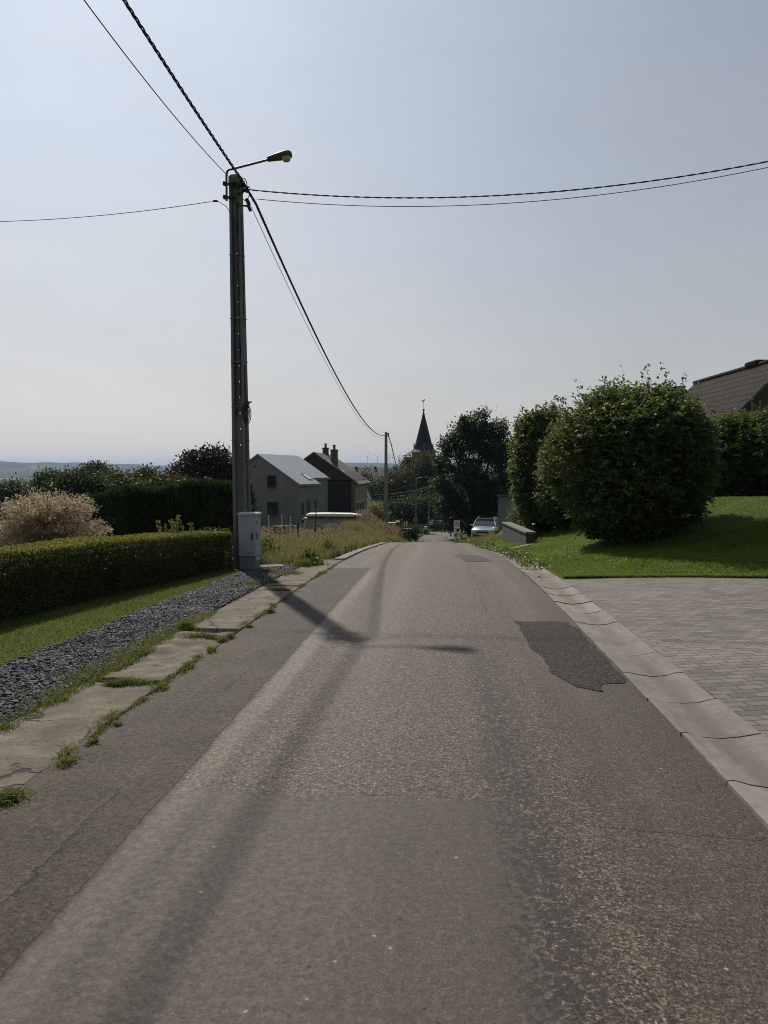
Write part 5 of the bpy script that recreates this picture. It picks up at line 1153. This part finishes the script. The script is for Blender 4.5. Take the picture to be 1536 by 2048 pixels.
# ---- odds and ends at the bottom of the lane
def ground_thing(name, label, catg, px, D, rz=0.0, group=None):
    x = (px - CX) / F_PX * D; return thing(name, label, catg, (x, D, h(x, D)), rz, group)
def hz(py, D, t): return P(0, py, D).z - t.location.z
t = ground_thing('garden_wall', 'grey garden wall with a white coping just behind the meadow bank', 'wall', 787, 67)
zt_ = hz(1046, 67, t); MB().box((0, .2, zt_ / 2 - .4), (.85, .35, zt_ + .7)).build('masonry', M['stonewall'], t, False, .01); MB().box((0, .2, zt_), (.98, .45, .09), None, .015).build('coping', M['white'], t); MB().box((.40, .1, zt_ / 2 - .3), (.26, .42, zt_ + .75)).build('pier', M['stonewall'], t); MB().box((.36, .1, zt_ + .10), (.34, .5, .14), None, .02).build('pier_cap', M['white'], t)
t = ground_thing('green_box', 'square grey green service box beside the lane at the lower bend', 'utility box', 812, 74)
zt_ = hz(1058, 74, t); MB().box((0, 0, zt_ / 2 - .3), (.95, .5, zt_ + .6), None, .02).build('body', M['greenbox'], t); MB().box((0, 0, zt_ + .03), (1.05, .6, .08), None, .02).build('lid', M['cabbase'], t); MB().box((0, -.26, zt_ / 2 - .05), (.85, .03, zt_ - .25)).build('door', M['greenbox'], t)
t = ground_thing('small_sign', 'pair of narrow white marker plates on a stake behind the green box', 'sign', 811.5, 76)
z1 = hz(1048, 76, t)
for dx in (-.14, .1): MB().box((dx, -.02, z1), (.13, .03, .48), None, .005).build('plate', M['white'], t)
MB().tube([(0, .02, -.3), (0, .02, z1 + .1)], .03, 6).build('post', M['steel'], t)
t = ground_thing('red_marker', 'thin pole carrying a small red and white marker among the dark trees', 'marker', 805, 92)
z1 = hz(1026, 92, t); MB().tube([(0, 0, -.3), (0, 0, hz(1014, 92, t))], .035, 6).build('post', M['steel'], t); MB().box((-.10, -.05, z1 + .05), (.22, .04, .55), None, .01).build('plate', M['red'], t); MB().box((-.10, -.075, z1 + .1), (.12, .02, .12)).build('band', M['white'], t)
t = ground_thing('letter_box', 'white topped letter box pillar left of the thin grey pole', 'letter box', 851.5, 98)
z1 = hz(1054, 98, t); MB().box((0, 0, z1 / 2 - .3), (.32, .3, z1 + .5)).build('pillar', M['cab'], t); MB().box((0, 0, z1 + .02), (.42, .4, .14), None, .02).build('cap', M['white'], t)
for px, D, w_, hh, lab in ((790, 73, 1.8, 1040, 'clipped dark hedge rising behind the white coped garden wall'), (822, 78, 1.2, 1048, 'rounded dark bush between the green box and the lamp pole'), (842, 101, 1.6, 1052, 'low brownish hedge left of the white letter box')):
    x = (px - CX) / F_PX * D; zt_ = P(0, hh, D).z - h(x, D); tree('garden_shrub', lab, 'shrub', (x, D, h(x, D)), zt_ * .5, (w_ * .75, .8, zt_ * .5), 2600, .16, M['maple2'], int(px), .05, 60, .25, 'shrubs by the lower lane', .5, -1, .1)
c_ = P(752, 1025, 66); tree('garden_shrub', 'pale flowering shrub between the brown house and the smaller pole', 'shrub', (c_.x, 66, h(c_.x, 66)), c_.z - h(c_.x, 66) - .1, (.85, .8, .75), 3600, .13, M['flower'], 90, .05, 60, .22, 'shrubs by the lower lane', .5, -1, .15)
c_ = P(850, 1066, 95); tree('garden_shrub', 'small pale green shrub at the foot of the thin grey pole', 'shrub', (c_.x, 95, h(c_.x, 95)), .35, (.55, .5, .4), 900, .12, M['weed'], 91, .03, 30, .15, 'shrubs by the lower lane', .5, -1, .15)
tag(grid('grass_island', np.arange(P(845, 0, 97).x, P(878, 0, 97).x, .25), np.arange(94.5, 99, .4), lambda X, Y: H(X, Y) + .06 - .4 * np.clip(np.hypot((X - 5.8) / 1.2, (Y - 96.8) / 2.2) - .8, 0, .3), M['ground']), kind='structure')

# ---- 30 zone sign
t = ground_thing('speed_sign', 'white square speed limit sign with a red ring and the number 30', 'traffic sign', 914, 66, R(-6)); z1 = hz(1049, 66, t)
MB().tube([(0, .05, -.4), (0, .05, z1 + .3)], .038, 8).build('post', M['steel'], t); pl = MB().box((0, 0, z1), (.52, .03, .70), None, .012).build('plate', M['white'], t)
rg_ = MB(); n_ = 28; vs = []
for r_ in (.145, .205):
    for y_ in (-.022, -.017): vs += [(r_ * math.cos(2 * math.pi * k / n_), y_, z1 + .02 + r_ * math.sin(2 * math.pi * k / n_)) for k in range(n_)]
fs = []
for k in range(n_): q = (k + 1) % n_; fs += [(k, q, 2 * n_ + q, 2 * n_ + k), (k, n_ + k, n_ + q, q), (2 * n_ + k, 2 * n_ + q, 3 * n_ + q, 3 * n_ + k)]
rg_.add(vs, fs).build('ring', M['red'], pl)
dg = MB(); 
for a, b, w_, h_ in ((-.055, .06, .07, .02), (-.055, .0, .06, .02), (-.055, -.06, .07, .02), (-.03, .0, .02, .14), (.03, 0, .02, .14), (.085, 0, .02, .14), (.0575, .06, .055, .02), (.0575, -.06, .055, .02)): dg.box((a, -.0185 - .0006 * len(dg.v) / 8, z1 + .02 + b), (w_, .006, h_))
dg.build('numerals', M['frame'], pl)
for dx, nm in ((-.22, 'a'), (.24, 'b')):
    x = t.location.x + dx; g = h(x, 65.6); m = thing('marker_post', 'white roadside marker post with a black band left of the speed sign foot' if dx < 0 else 'white roadside marker post with a black band right of the speed sign foot', 'marker post', (x, 65.6, g), 0, 'marker posts below the speed sign'); z2 = P(0, 1059, 65.6).z - g
    MB().box((0, 0, z2 / 2 - .1), (.12, .1, z2 + .2), None, .02).build('shaft', M['white'], m); MB().box((0, -.01, z2 * .62), (.13, .11, .16), None, .01).build('band', M['frame'], m)

# ---- cars
def car(label, loc, rz, paint, scale=1.0, suv=True):
    t = thing('parked_car', label, 'car', loc, rz); s_ = MB(); Lc, Wd, Hh = 4.45, 1.84, (1.62 if suv else 1.5)
    rings = []
    for y, w_, zl, zh in ((-2.22, .62, .42, .72), (-2.15, .80, .30, .84), (-1.9, .90, .24, .92), (-1.2, .92, .22, 1.00), (-.7, .92, .22, 1.05), (.4, .92, .22, 1.07), (1.4, .92, .24, 1.08), (2.0, .89, .30, 1.06), (2.2, .78, .42, 1.0)):
        ring = []
        for u, v in ((-1, .12), (-.92, 0), (.92, 0), (1, .12), (1.0, .62), (.96, .86), (.80, 1.0), (0, 1.03), (-.80, 1.0), (-.96, .86), (-1.0, .62)): ring.append((u * w_, y, lerp(zl, zh, v)))
        rings.append(ring)
    s_.loft(rings).build('body', paint, t, True)
    gh = MB(); rings = []
    for z, ya, yb, w_ in ((1.0, -1.05, 2.02, .84), (1.2, -.72, 1.95, .80), (Hh - .12, -.18, 1.72, .66), (Hh - .05, -.02, 1.55, .62)):
        rings.append([(-w_, ya + .05, z), (-w_ * .8, ya, z), (w_ * .8, ya, z), (w_, ya + .05, z), (w_, yb - .1, z), (w_ * .8, yb, z), (-w_ * .8, yb, z), (-w_, yb - .1, z)])
    gh.loft(rings).build('windows', M['glass'], t)
    rf = MB(); rf.loft([[(-.67 * k, -.24 + (1 - k), z), (.67 * k, -.24 + (1 - k), z), (.67 * k, 1.78 - (1 - k), z), (-.67 * k, 1.78 - (1 - k), z)] for k, z in ((1, Hh - .12), (1.0, Hh - .08), (.86, Hh))]); rf.build('roof', M['glass'] if suv else paint, t)
    for sx in (-1, 1):
        p = MB(); p.tube([(sx * .86, -1.04, 1.0), (sx * .82, -.70, 1.2), (sx * .68, -.18, Hh - .10)], .042, 6); p.tube([(sx * .85, 2.0, 1.02), (sx * .80, 1.92, 1.2), (sx * .67, 1.68, Hh - .10)], .07, 6); p.tube([(sx * .845, .55, 1.03), (sx * .68, .62, Hh - .1)], .035, 6); p.tube([(sx * .68, -.2, Hh - .09), (sx * .69, .7, Hh - .05), (sx * .67, 1.72, Hh - .09)], .045, 6); p.build('pillar', paint, t, True)
        if suv: k = MB(); k.tube([(sx * .60, -.05, Hh - .02), (sx * .60, .05, Hh + .05), (sx * .60, 1.35, Hh + .05), (sx * .60, 1.5, Hh - .02)], .022, 6); k.build('roof_rail', M['steel'], t, True)
        m = MB(); m.box((sx * 1.02, -.72, 1.10), (.2, .1, .14), None, .035); m.box((sx * .92, -.72, 1.05), (.1, .05, .05)); m.build('mirror', paint, t)
        hl = MB(); hl.box((sx * .66, -2.06, .80), (.36, .16, .12), (0, 0, sx * .45), .03); hl.build('headlight', M['white'], t)
        tl = MB(); tl.box((sx * .72, 2.13, .90), (.24, .12, .18), (0, 0, -sx * .3), .02); tl.build('tail_light', M['red'], t)
        for y in (-1.36, 1.32):
            w_ = MB(); w_.disc((sx * .83, y, .34), .345, 'x', .21, 22); wh = w_.build('wheel', M['tyre'], t); MB().disc((sx * .935, y, .34), .22, 'x', .03, 16).build('rim', M['steel'], wh)
            a_ = MB(); a_.disc((sx * .915, y, .36), .41, 'x', .025, 24); a_.build('wheel_arch', M['frame'], t)
    g_ = MB(); g_.box((0, -2.20, .66), (.92, .07, .16), None, .02); g_.box((0, -2.16, .42), (1.35, .14, .20), None, .03); g_.build('grille', M['frame'], t)
    MB().box((0, -2.25, .52), (.52, .02, .11), None, .003).build('number_plate', M['white'], t)
    return t
cx_ = (976 - CX) / F_PX * 58; gz = h(cx_, 60)
suv = car('silver grey sport utility car with a dark roof, facing the lane before the grey wall', (cx_ + .1, 60.0, gz), R(-14), M['silver'])
cx_ = (884 - CX) / F_PX * 107; car('dark blue car standing side-on in the shade at the junction', (cx_, 107, h(cx_, 107) + .02), R(72), M['navy'], 1, False)
cx_ = (928 - CX) / F_PX * 112; car('white car nose just showing behind the speed sign bank', (cx_ + 1.3, 104, h(cx_ + 1.3, 104) + .02), R(-95), M['render'], 1, False)

# ---- low brick retaining wall, its stub post
t = thing('brick_wall', 'low weathered brick retaining wall with a sloping concrete coping by the lane', 'wall', (4.96, 25.9, h(4.9, 26)), R(0)); zt_ = P(1062, 1067, 26).z - t.location.z; zf = P(1020, 1047, 31).z - t.location.z
w_ = MB(); w_.add([(-.16, 0, -.5), (.14, 0, -.5), (.14, 5.2, -.8), (-.16, 5.2, -.8), (-.16, 0, zt_), (.14, 0, zt_), (.14, 5.2, zf), (-.16, 5.2, zf)], [(3, 2, 1, 0), (4, 5, 6, 7), (0, 1, 5, 4), (1, 2, 6, 5), (2, 3, 7, 6), (3, 0, 4, 7)]); w_.build('masonry', M['brickwall'], t)
w_ = MB(); w_.add([(-.20, -.04, zt_ + .002), (.18, -.04, zt_ + .002), (.18, 5.25, zf + .002), (-.20, 5.25, zf + .002), (-.20, -.04, zt_ + .06), (.18, -.04, zt_ + .06), (.18, 5.25, zf + .06), (-.20, 5.25, zf + .06)], [(3, 2, 1, 0), (4, 5, 6, 7), (0, 1, 5, 4), (1, 2, 6, 5), (2, 3, 7, 6), (3, 0, 4, 7)]); w_.build('coping', M['stonewall'], t, False, .01)
c = P(1070, 1062, 27); t = thing('garden_bollard', 'short leaning black garden bollard with a pale top at the end of the brick wall', 'bollard', (c.x, 27, min(c.z, h(c.x, 27))), 0); bz = P(0, 1048, 27).z - t.location.z
MB().tube([(.03, 0, -.1), (-.05, 0, bz - .02)], [.065, .055], 10).build('shaft', M['black'], t, True); MB().lathe([(.062, 0), (.066, .03), (.03, .05)], (-.052, 0, bz - .03), 10).build('cap', M['cab'], t)
# low concrete paths that cross the grass to the neighbour's drive
for (pa, pb, wd) in (((952, 1088), (1022, 1079), .5), ((985, 1102), (1060, 1090), .45)):
    a, b = G(*pa), G(*pb); n_ = 12; V = []
    for k in range(n_ + 1):
        p = a.lerp(b, k / n_); 
        for q in (-wd, wd): V.append((p.x, p.y + q, h(p.x, p.y + q) + .03))
    q = np.arange(n_) * 2; tag(mesh_np('path', V, np.stack([q, q + 1, q + 3, q + 2], 1), M['oldconc']), kind='structure')
# grey outbuilding wall behind the silver car
t = ground_thing('outbuilding', 'plain grey block outbuilding half hidden behind the silver car and hornbeam', 'shed', 1012, 70, R(-10)); zt_ = hz(994, 70, t)
MB().box((.3, 2, zt_ / 2 - .4), (2.0, 4, zt_ + .8)).build('wall', M['block'], t); MB().box((.3, 2, zt_ + .06), (2.3, 4.3, .12)).build('roof', M['barnroof'], t)

# ================================================================== RIGHT: BUSHES, TREES, HOUSE
def bush(label, px0, px1, ytop, D, n, size, mat, seed, base_off=0.0, rxy=None, group=None, narrow=.72, shoots=40, dens=.30, name='hornbeam_bush', topbias=0.0):
    rng = np.random.default_rng(seed); xc = ((px0 + px1) / 2 - CX) / F_PX * D; rx = (px1 - px0) / 2 / F_PX * D; g = h(xc, D) + base_off; top = P(0, ytop, D).z - g
    t = thing(name, label, 'bush', (xc, D, g), 0, group); ry = rxy or rx
    w = waves(seed, 12, 1.0, 3.0); w2 = waves(seed + 5, 12, 3, 8); c = np.array([0, 0, top * .48]); K = 16
    def shell(d):
        sp = np.sign(d) * np.abs(d) ** .93; sp /= (np.abs(sp) ** 2.25).sum(1)[:, None] ** (1 / 2.25)
        p = sp * np.array([rx, ry, top * .5]); k = np.where(p[:, 2] < 0, 1 - (1 - narrow) * (p[:, 2] / (-top * .5)) ** 2, 1); p[:, :2] *= k[:, None]
        return p * (1 + .15 * w(d * 1.9) + .10 * w2(d * 1.7))[:, None]
    ns = n // K; d = unit(rng.normal(size=(ns, 3))); p0 = shell(d) * (1 - np.minimum(rng.exponential(dens * .42, ns), .8))[:, None] + c
    dr = unit(d * [1, 1, .6] + rng.normal(size=(ns, 3)) * .38 + np.array([0, 0, .20])); L = rng.uniform(.16, .46, ns) * (1 + .5 * (d[:, 2] > .35))
    f = (np.arange(K) + rng.random((ns, K))) / K                  # leaves set along twigs that arch outward
    P_ = p0[:, None] + dr[:, None] * (L[:, None] * (f - .55))[..., None] + np.array([0, 0, -.10]) * (f ** 2 * L[:, None])[..., None] + rng.normal(size=(ns, K, 3)) * .020
    sd = unit(np.cross(dr, [0, 0, 1.])); sg = np.where(np.arange(K) % 2 == 0, 1, -1)[None, :, None]
    ax = (dr[:, None] * .7 + sd[:, None] * sg * .8 + np.array([0, 0, -.18])).reshape(-1, 3); nm = (np.tile(d[:, None] * .35, (1, K, 1)) + np.array([0, 0, .8])).reshape(-1, 3); P_ = P_.reshape(-1, 3)
    sh, sa = [], []
    for k in range(shoots):
        e = unit(rng.normal(size=(1, 3))); e[0, 2] = abs(e[0, 2]) * .9 + .12; e = unit(e); L_ = rng.uniform(.25, .75); b0 = c + shell(e)[0] * .95; dq = unit((e[0] * .55 + [0, 0, .8])[None])[0]
        q = np.linspace(0, 1, 12)[:, None]; sh.append(b0 + dq * q * L_ + rng.normal(size=(12, 3)) * .025); sa.append(unit(rng.normal(size=(12, 3)) + dq))
    ni = n // 3; di = unit(rng.normal(size=(ni, 3))); pi_ = shell(di) * rng.uniform(.35, .85, ni)[:, None] + c; P_ = np.concatenate([P_, pi_]); ax = np.concatenate([ax, di]); nm = np.concatenate([nm, di + np.array([0, 0, .3])])
    if sh: P_ = np.concatenate([P_, np.concatenate(sh)]); ax = np.concatenate([ax, np.concatenate(sa)]); nm = np.concatenate([nm, np.tile([[0, 0, 1.]], (len(sh) * 12, 1))])
    ok = P_[:, 2] > .02; P_, ax, nm = P_[ok], ax[ok], nm[ok]
    V, Fc = leaf_mesh(rng, P_, size, ax, nm, .62, .14, .65); mesh_np('crown', V, Fc, mat, t)
    br = MB()
    for k in range(14):
        a = rng.uniform(0, 6.28); r_ = rng.uniform(0, .25); e = unit(rng.normal(size=(1, 3)))[0] * np.array([rx, ry, top * .45]) * .75 + c; e[2] = max(e[2], .6)
        b0 = np.array([r_ * math.cos(a), r_ * math.sin(a), -.15]); br.tube([b0, b0 * 1.5 + [0, 0, e[2] * .4], e], [.05, .035, .008], 5, False)
    br.build('trunk', M['bark'], t, True); return t
GB = 'hornbeam bushes on the lawn'
bush('largest round green hornbeam bush in the middle of the right-hand lawn', 1116, 1424, 764, 18.9, 66000, .098, M['hazel'], 71, 0, 2.1, GB, .82, 90, .30)
bush('narrower upright hornbeam left of the largest bush and behind the brick wall', 1022, 1150, 812, 30.0, 26000, .125, M['hazel'], 72, -.1, 1.5, GB, .8, 40, .3)
bush('dark hornbeam filling the gap between the upright one and the largest bush', 1075, 1215, 850, 27.5, 18000, .10, M['hazel'], 73, 0, 1.4, GB, .85, 20, .3)
g0 = P(1040, 1030, 33); tree('garden_shrub', 'small yellow green shrub above the far end of the brick wall', 'shrub', (g0.x, 33, h(g0.x, 33)), g0.z - h(g0.x, 33), (.5, .4, .45), 1400, .08, M['weed'], 92, .03, 40, .15, 'shrubs by the lower lane', .4, -1, .2)
bush('loose leafy hornbeam between the largest bush and the right picture edge, below the tiled roof', 1400, 1545, 826, 25.0, 30000, .105, M['hazel'], 75, 0, 1.3, GB, .9, 40, .3)
bush('tall hornbeam cut by the right picture edge in front of the tiled roof', 1490, 1700, 800, 24.0, 36000, .105, M['hazel'], 76, 0, 1.4, GB, .9, 50, .3)

# ---- tiled house on the right
t = thing('tiled_house', 'house with a steep dark tiled roof rising behind the hedge at the right edge', 'house', (16.4, 31.0, 1.0), 0); zr_ = 6.30 - 1.0; ev = -3.9; sl2 = 1.0
pr = [(-3.3, -1.2), (3.3, -1.2), (3.3, zr_ - 3.5), (0, zr_ - .2), (-3.3, zr_ - 3.5)]
MB().prism(pr, .5, 9.2).build('wall', M['brickd'], t)
rf = MB()
for sg in (-1, 1):
    th_ = .16; rf.add([(0, 0, zr_ - th_ * 1.4), (sg * 3.8, 0, zr_ - 3.8 - th_ * 1.4), (sg * 3.8, 9.8, zr_ - 3.8 - th_ * 1.4), (0, 9.8 - .0, zr_ - th_ * 1.4), (0, 0, zr_), (sg * 3.8, 0, zr_ - 3.8), (sg * 3.8, 10.4, zr_ - 3.8), (0, 9.8, zr_)], [(3, 2, 1, 0), (4, 5, 6, 7), (0, 1, 5, 4), (1, 2, 6, 5), (2, 3, 7, 6), (3, 0, 4, 7)])
rfo = rf.build('roof', M['dtile'], t)
rd = MB(); rgq = random.Random(3)
for k in range(25): rd.tube([(0, k * .395, zr_ + .00), (0, k * .395 + .41, zr_ + .025)], [.10, .115], 8)
rd.build('ridge_tile', M['dtile'], rfo, True)
MB().box((.1, 3.4, zr_ + .12), (.55, 1.1, .22), (0, 0, 0), .05).build('ridge_vent', M['dtile'], rfo)
MB().box((-.75, 10.2, zr_ - .85), (.5, .5, 1.3)).box((-.75, 10.2, zr_ - .18), (.6, .6, .07)).build('chimney', M['brickd'], rfo)
vb = MB(); vb.add([(-3.85, -.03, zr_ - 4.1), (0, -.03, zr_ - .26), (0, -.03, zr_ - .03), (-3.85, -.03, zr_ - 3.86), (-3.85, .06, zr_ - 4.1), (0, .06, zr_ - .26), (0, .06, zr_ - .03), (-3.85, .06, zr_ - 3.86)], [(0, 1, 2, 3), (7, 6, 5, 4), (0, 4, 5, 1), (3, 2, 6, 7), (0, 3, 7, 4), (1, 5, 6, 2)]); vb.build('bargeboard', M['frame'], t)

# ---- trees down the lane and across the valley side
def T(label, name, px, ytop, D, wpx, n, size, mat, seed, ybot=None, group=None, trunk=.18, dz=0.0, **kw):
    x = (px - CX) / F_PX * D; g = h(x, D) + dz; top = P(0, ytop, D).z - g; bot = (P(0, ybot, D).z - g) if ybot else top * .15
    rx = wpx / 2 / F_PX * D; return tree(name, label, 'tree', (x, D, g), (top + bot) / 2, (rx * .92, rx * .92, (top - bot) / 2 * .93), n, size, mat, seed, trunk, group=group, **kw)
GT = 'trees around the village'
def lobed(label, name, D, lobes, n, size, mat, seed, group, trunk_px):
    rng = np.random.default_rng(seed); x0 = (trunk_px - CX) / F_PX * D; g = h(x0, D); t = thing(name, label, 'tree', (x0, D, g), 0, group); A, N = [], []
    wsum = sum(r * r for _, _, r in lobes); br = MB(); br.tube([(0, 0, -.3), (.05, 0, 1.5), (0, .1, 3.2)], [.34, .26, .2], 9)
    for px, py, r in lobes:
        q = P(px, py, D); c = np.array([q.x - x0, rng.normal() * .5, q.z - g]); R_ = r / F_PX * D; k = int(n * r * r / wsum)
        a, o = crown_pts(rng, k, c, (R_, R_ * 1.1, R_ * .95), max(12, int(r * .75)), .33, .40, .8, -1, .42); A.append(a); N.append(o)
        m = c * [.4, .4, .55] + [0, 0, .4]; br.tube([(0, .05, 2.4), tuple(m), tuple(c)], [.16, .09, .02], 6, False)
        for b in range(4): e = c + unit(rng.normal(size=(1, 3)))[0] * R_ * .8; br.tube([tuple(c), tuple(e)], [.035, .008], 4, False)
    A = np.concatenate(A); N = np.concatenate(N); V, Fc = leaf_mesh(rng, A, size, N * .6 + [0, 0, -.1], N * .5 + [0, 0, .7], .6, .15, .6)
    mesh_np('crown', V, Fc, mat, t); br.build('trunk', M['bark'], t, True)
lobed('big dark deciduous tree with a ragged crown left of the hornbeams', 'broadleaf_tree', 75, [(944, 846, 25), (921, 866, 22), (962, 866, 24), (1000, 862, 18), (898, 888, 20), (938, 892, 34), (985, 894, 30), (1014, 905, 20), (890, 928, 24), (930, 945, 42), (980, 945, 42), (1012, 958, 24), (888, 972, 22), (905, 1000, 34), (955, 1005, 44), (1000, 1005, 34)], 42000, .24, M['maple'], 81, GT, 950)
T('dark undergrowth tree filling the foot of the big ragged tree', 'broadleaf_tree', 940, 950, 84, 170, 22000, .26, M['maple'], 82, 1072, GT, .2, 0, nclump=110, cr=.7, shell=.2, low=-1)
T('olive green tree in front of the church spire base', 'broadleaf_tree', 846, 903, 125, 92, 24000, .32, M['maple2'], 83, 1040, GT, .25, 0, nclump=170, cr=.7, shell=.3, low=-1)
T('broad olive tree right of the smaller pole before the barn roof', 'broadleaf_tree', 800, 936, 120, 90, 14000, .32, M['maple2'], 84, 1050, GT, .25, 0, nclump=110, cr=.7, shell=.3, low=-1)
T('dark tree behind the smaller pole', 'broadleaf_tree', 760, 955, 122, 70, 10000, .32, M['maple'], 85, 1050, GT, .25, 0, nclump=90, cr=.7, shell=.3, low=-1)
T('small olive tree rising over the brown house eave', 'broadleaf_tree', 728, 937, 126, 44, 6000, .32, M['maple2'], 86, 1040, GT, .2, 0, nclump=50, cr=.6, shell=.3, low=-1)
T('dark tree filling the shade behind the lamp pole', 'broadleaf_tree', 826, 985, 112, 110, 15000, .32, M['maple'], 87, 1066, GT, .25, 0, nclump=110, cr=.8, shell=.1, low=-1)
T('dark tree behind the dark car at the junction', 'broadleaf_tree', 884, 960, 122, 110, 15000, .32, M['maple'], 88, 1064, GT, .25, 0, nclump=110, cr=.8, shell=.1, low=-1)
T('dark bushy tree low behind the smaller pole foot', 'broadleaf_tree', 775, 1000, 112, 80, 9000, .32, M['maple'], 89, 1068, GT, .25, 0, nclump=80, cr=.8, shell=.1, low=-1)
T('copper red leaved tree left of the tall pole', 'copper_beech', 418, 907, 62, 118, 37400, 0.28, M['beech'], 101, 1000, GT, .25, 0, nclump=150, cr=.45, shell=.4, low=-1, lump=.28)
T('lower copper red tree left shoulder of the taller one', 'copper_beech', 372, 938, 64, 70, 15300, 0.28, M['beech'], 102, 1000, GT, .2, 0, nclump=70, cr=.45, shell=.4, low=-1)
T('rounded dark tree on the skyline above the cypress hedge', 'broadleaf_tree', 194, 932, 95, 62, 15300, 0.34, M['maple'], 103, 1000, GT, .2, 0, nclump=120, cr=.6, shell=.4, low=-1)
T('small spiky topped tree left of the copper beech', 'broadleaf_tree', 288, 943, 80, 52, 13600, 0.30, M['maple'], 104, 1010, GT, .2, 0, nclump=60, cr=.5, shell=.4, low=-1, lump=.3)
T('tiny conical tree on the skyline right of the spiky one', 'broadleaf_tree', 318, 955, 110, 16, 3060, 0.34, M['maple'], 105, 1000, GT, .1, 0, nclump=24, cr=.3, shell=.2, low=-1)
T('wide dark green tree row mass above the willow', 'broadleaf_tree', 150, 949, 60, 104, 25500, 0.28, M['maple'], 106, 1040, GT, .2, 0, nclump=120, cr=.5, shell=.3, low=-1)
T('olive bushy tree behind the middle of the cypress hedge', 'broadleaf_tree', 236, 950, 66, 90, 22100, 0.28, M['maple2'], 107, 1030, GT, .2, 0, nclump=110, cr=.5, shell=.3, low=-1)
T('dark tree low between the willow and the skyline tree', 'broadleaf_tree', 100, 952, 68, 70, 15300, 0.28, M['maple'], 108, 1040, GT, .2, 0, nclump=80, cr=.5, shell=.3, low=-1)
T('grey green tree at the far left edge of the valley view', 'broadleaf_tree', 18, 966, 100, 66, 15300, 0.34, M['maple'], 109, 1030, GT, .2, 0, nclump=70, cr=.6, shell=.3, low=-1)
T('olive shrubby tree just above the right half of the cypress hedge', 'broadleaf_tree', 330, 966, 44, 110, 23800, 0.21, M['maple2'], 110, 1030, GT, .12, 0, nclump=120, cr=.35, shell=.3, low=-1)
T('low pale olive tree right of the last one beside the copper beech', 'broadleaf_tree', 395, 972, 42, 70, 15300, 0.21, M['maple2'], 111, 1030, GT, .12, 0, nclump=80, cr=.3, shell=.3, low=-1)

# ---- air over the valley
tag(MB().box((0, 0, -5), (26000, 26000, 290)).build('haze', (lambda n: (n.t.links.new(n.node('ShaderNodeVolumePrincipled', {'Color': (.50, .66, .93, 1), 'Density': 1.1e-4, 'Anisotropy': .1}).outputs[0], n.out.inputs[1]), n.m)[1])(Nb('haze_air'))), kind='stuff')
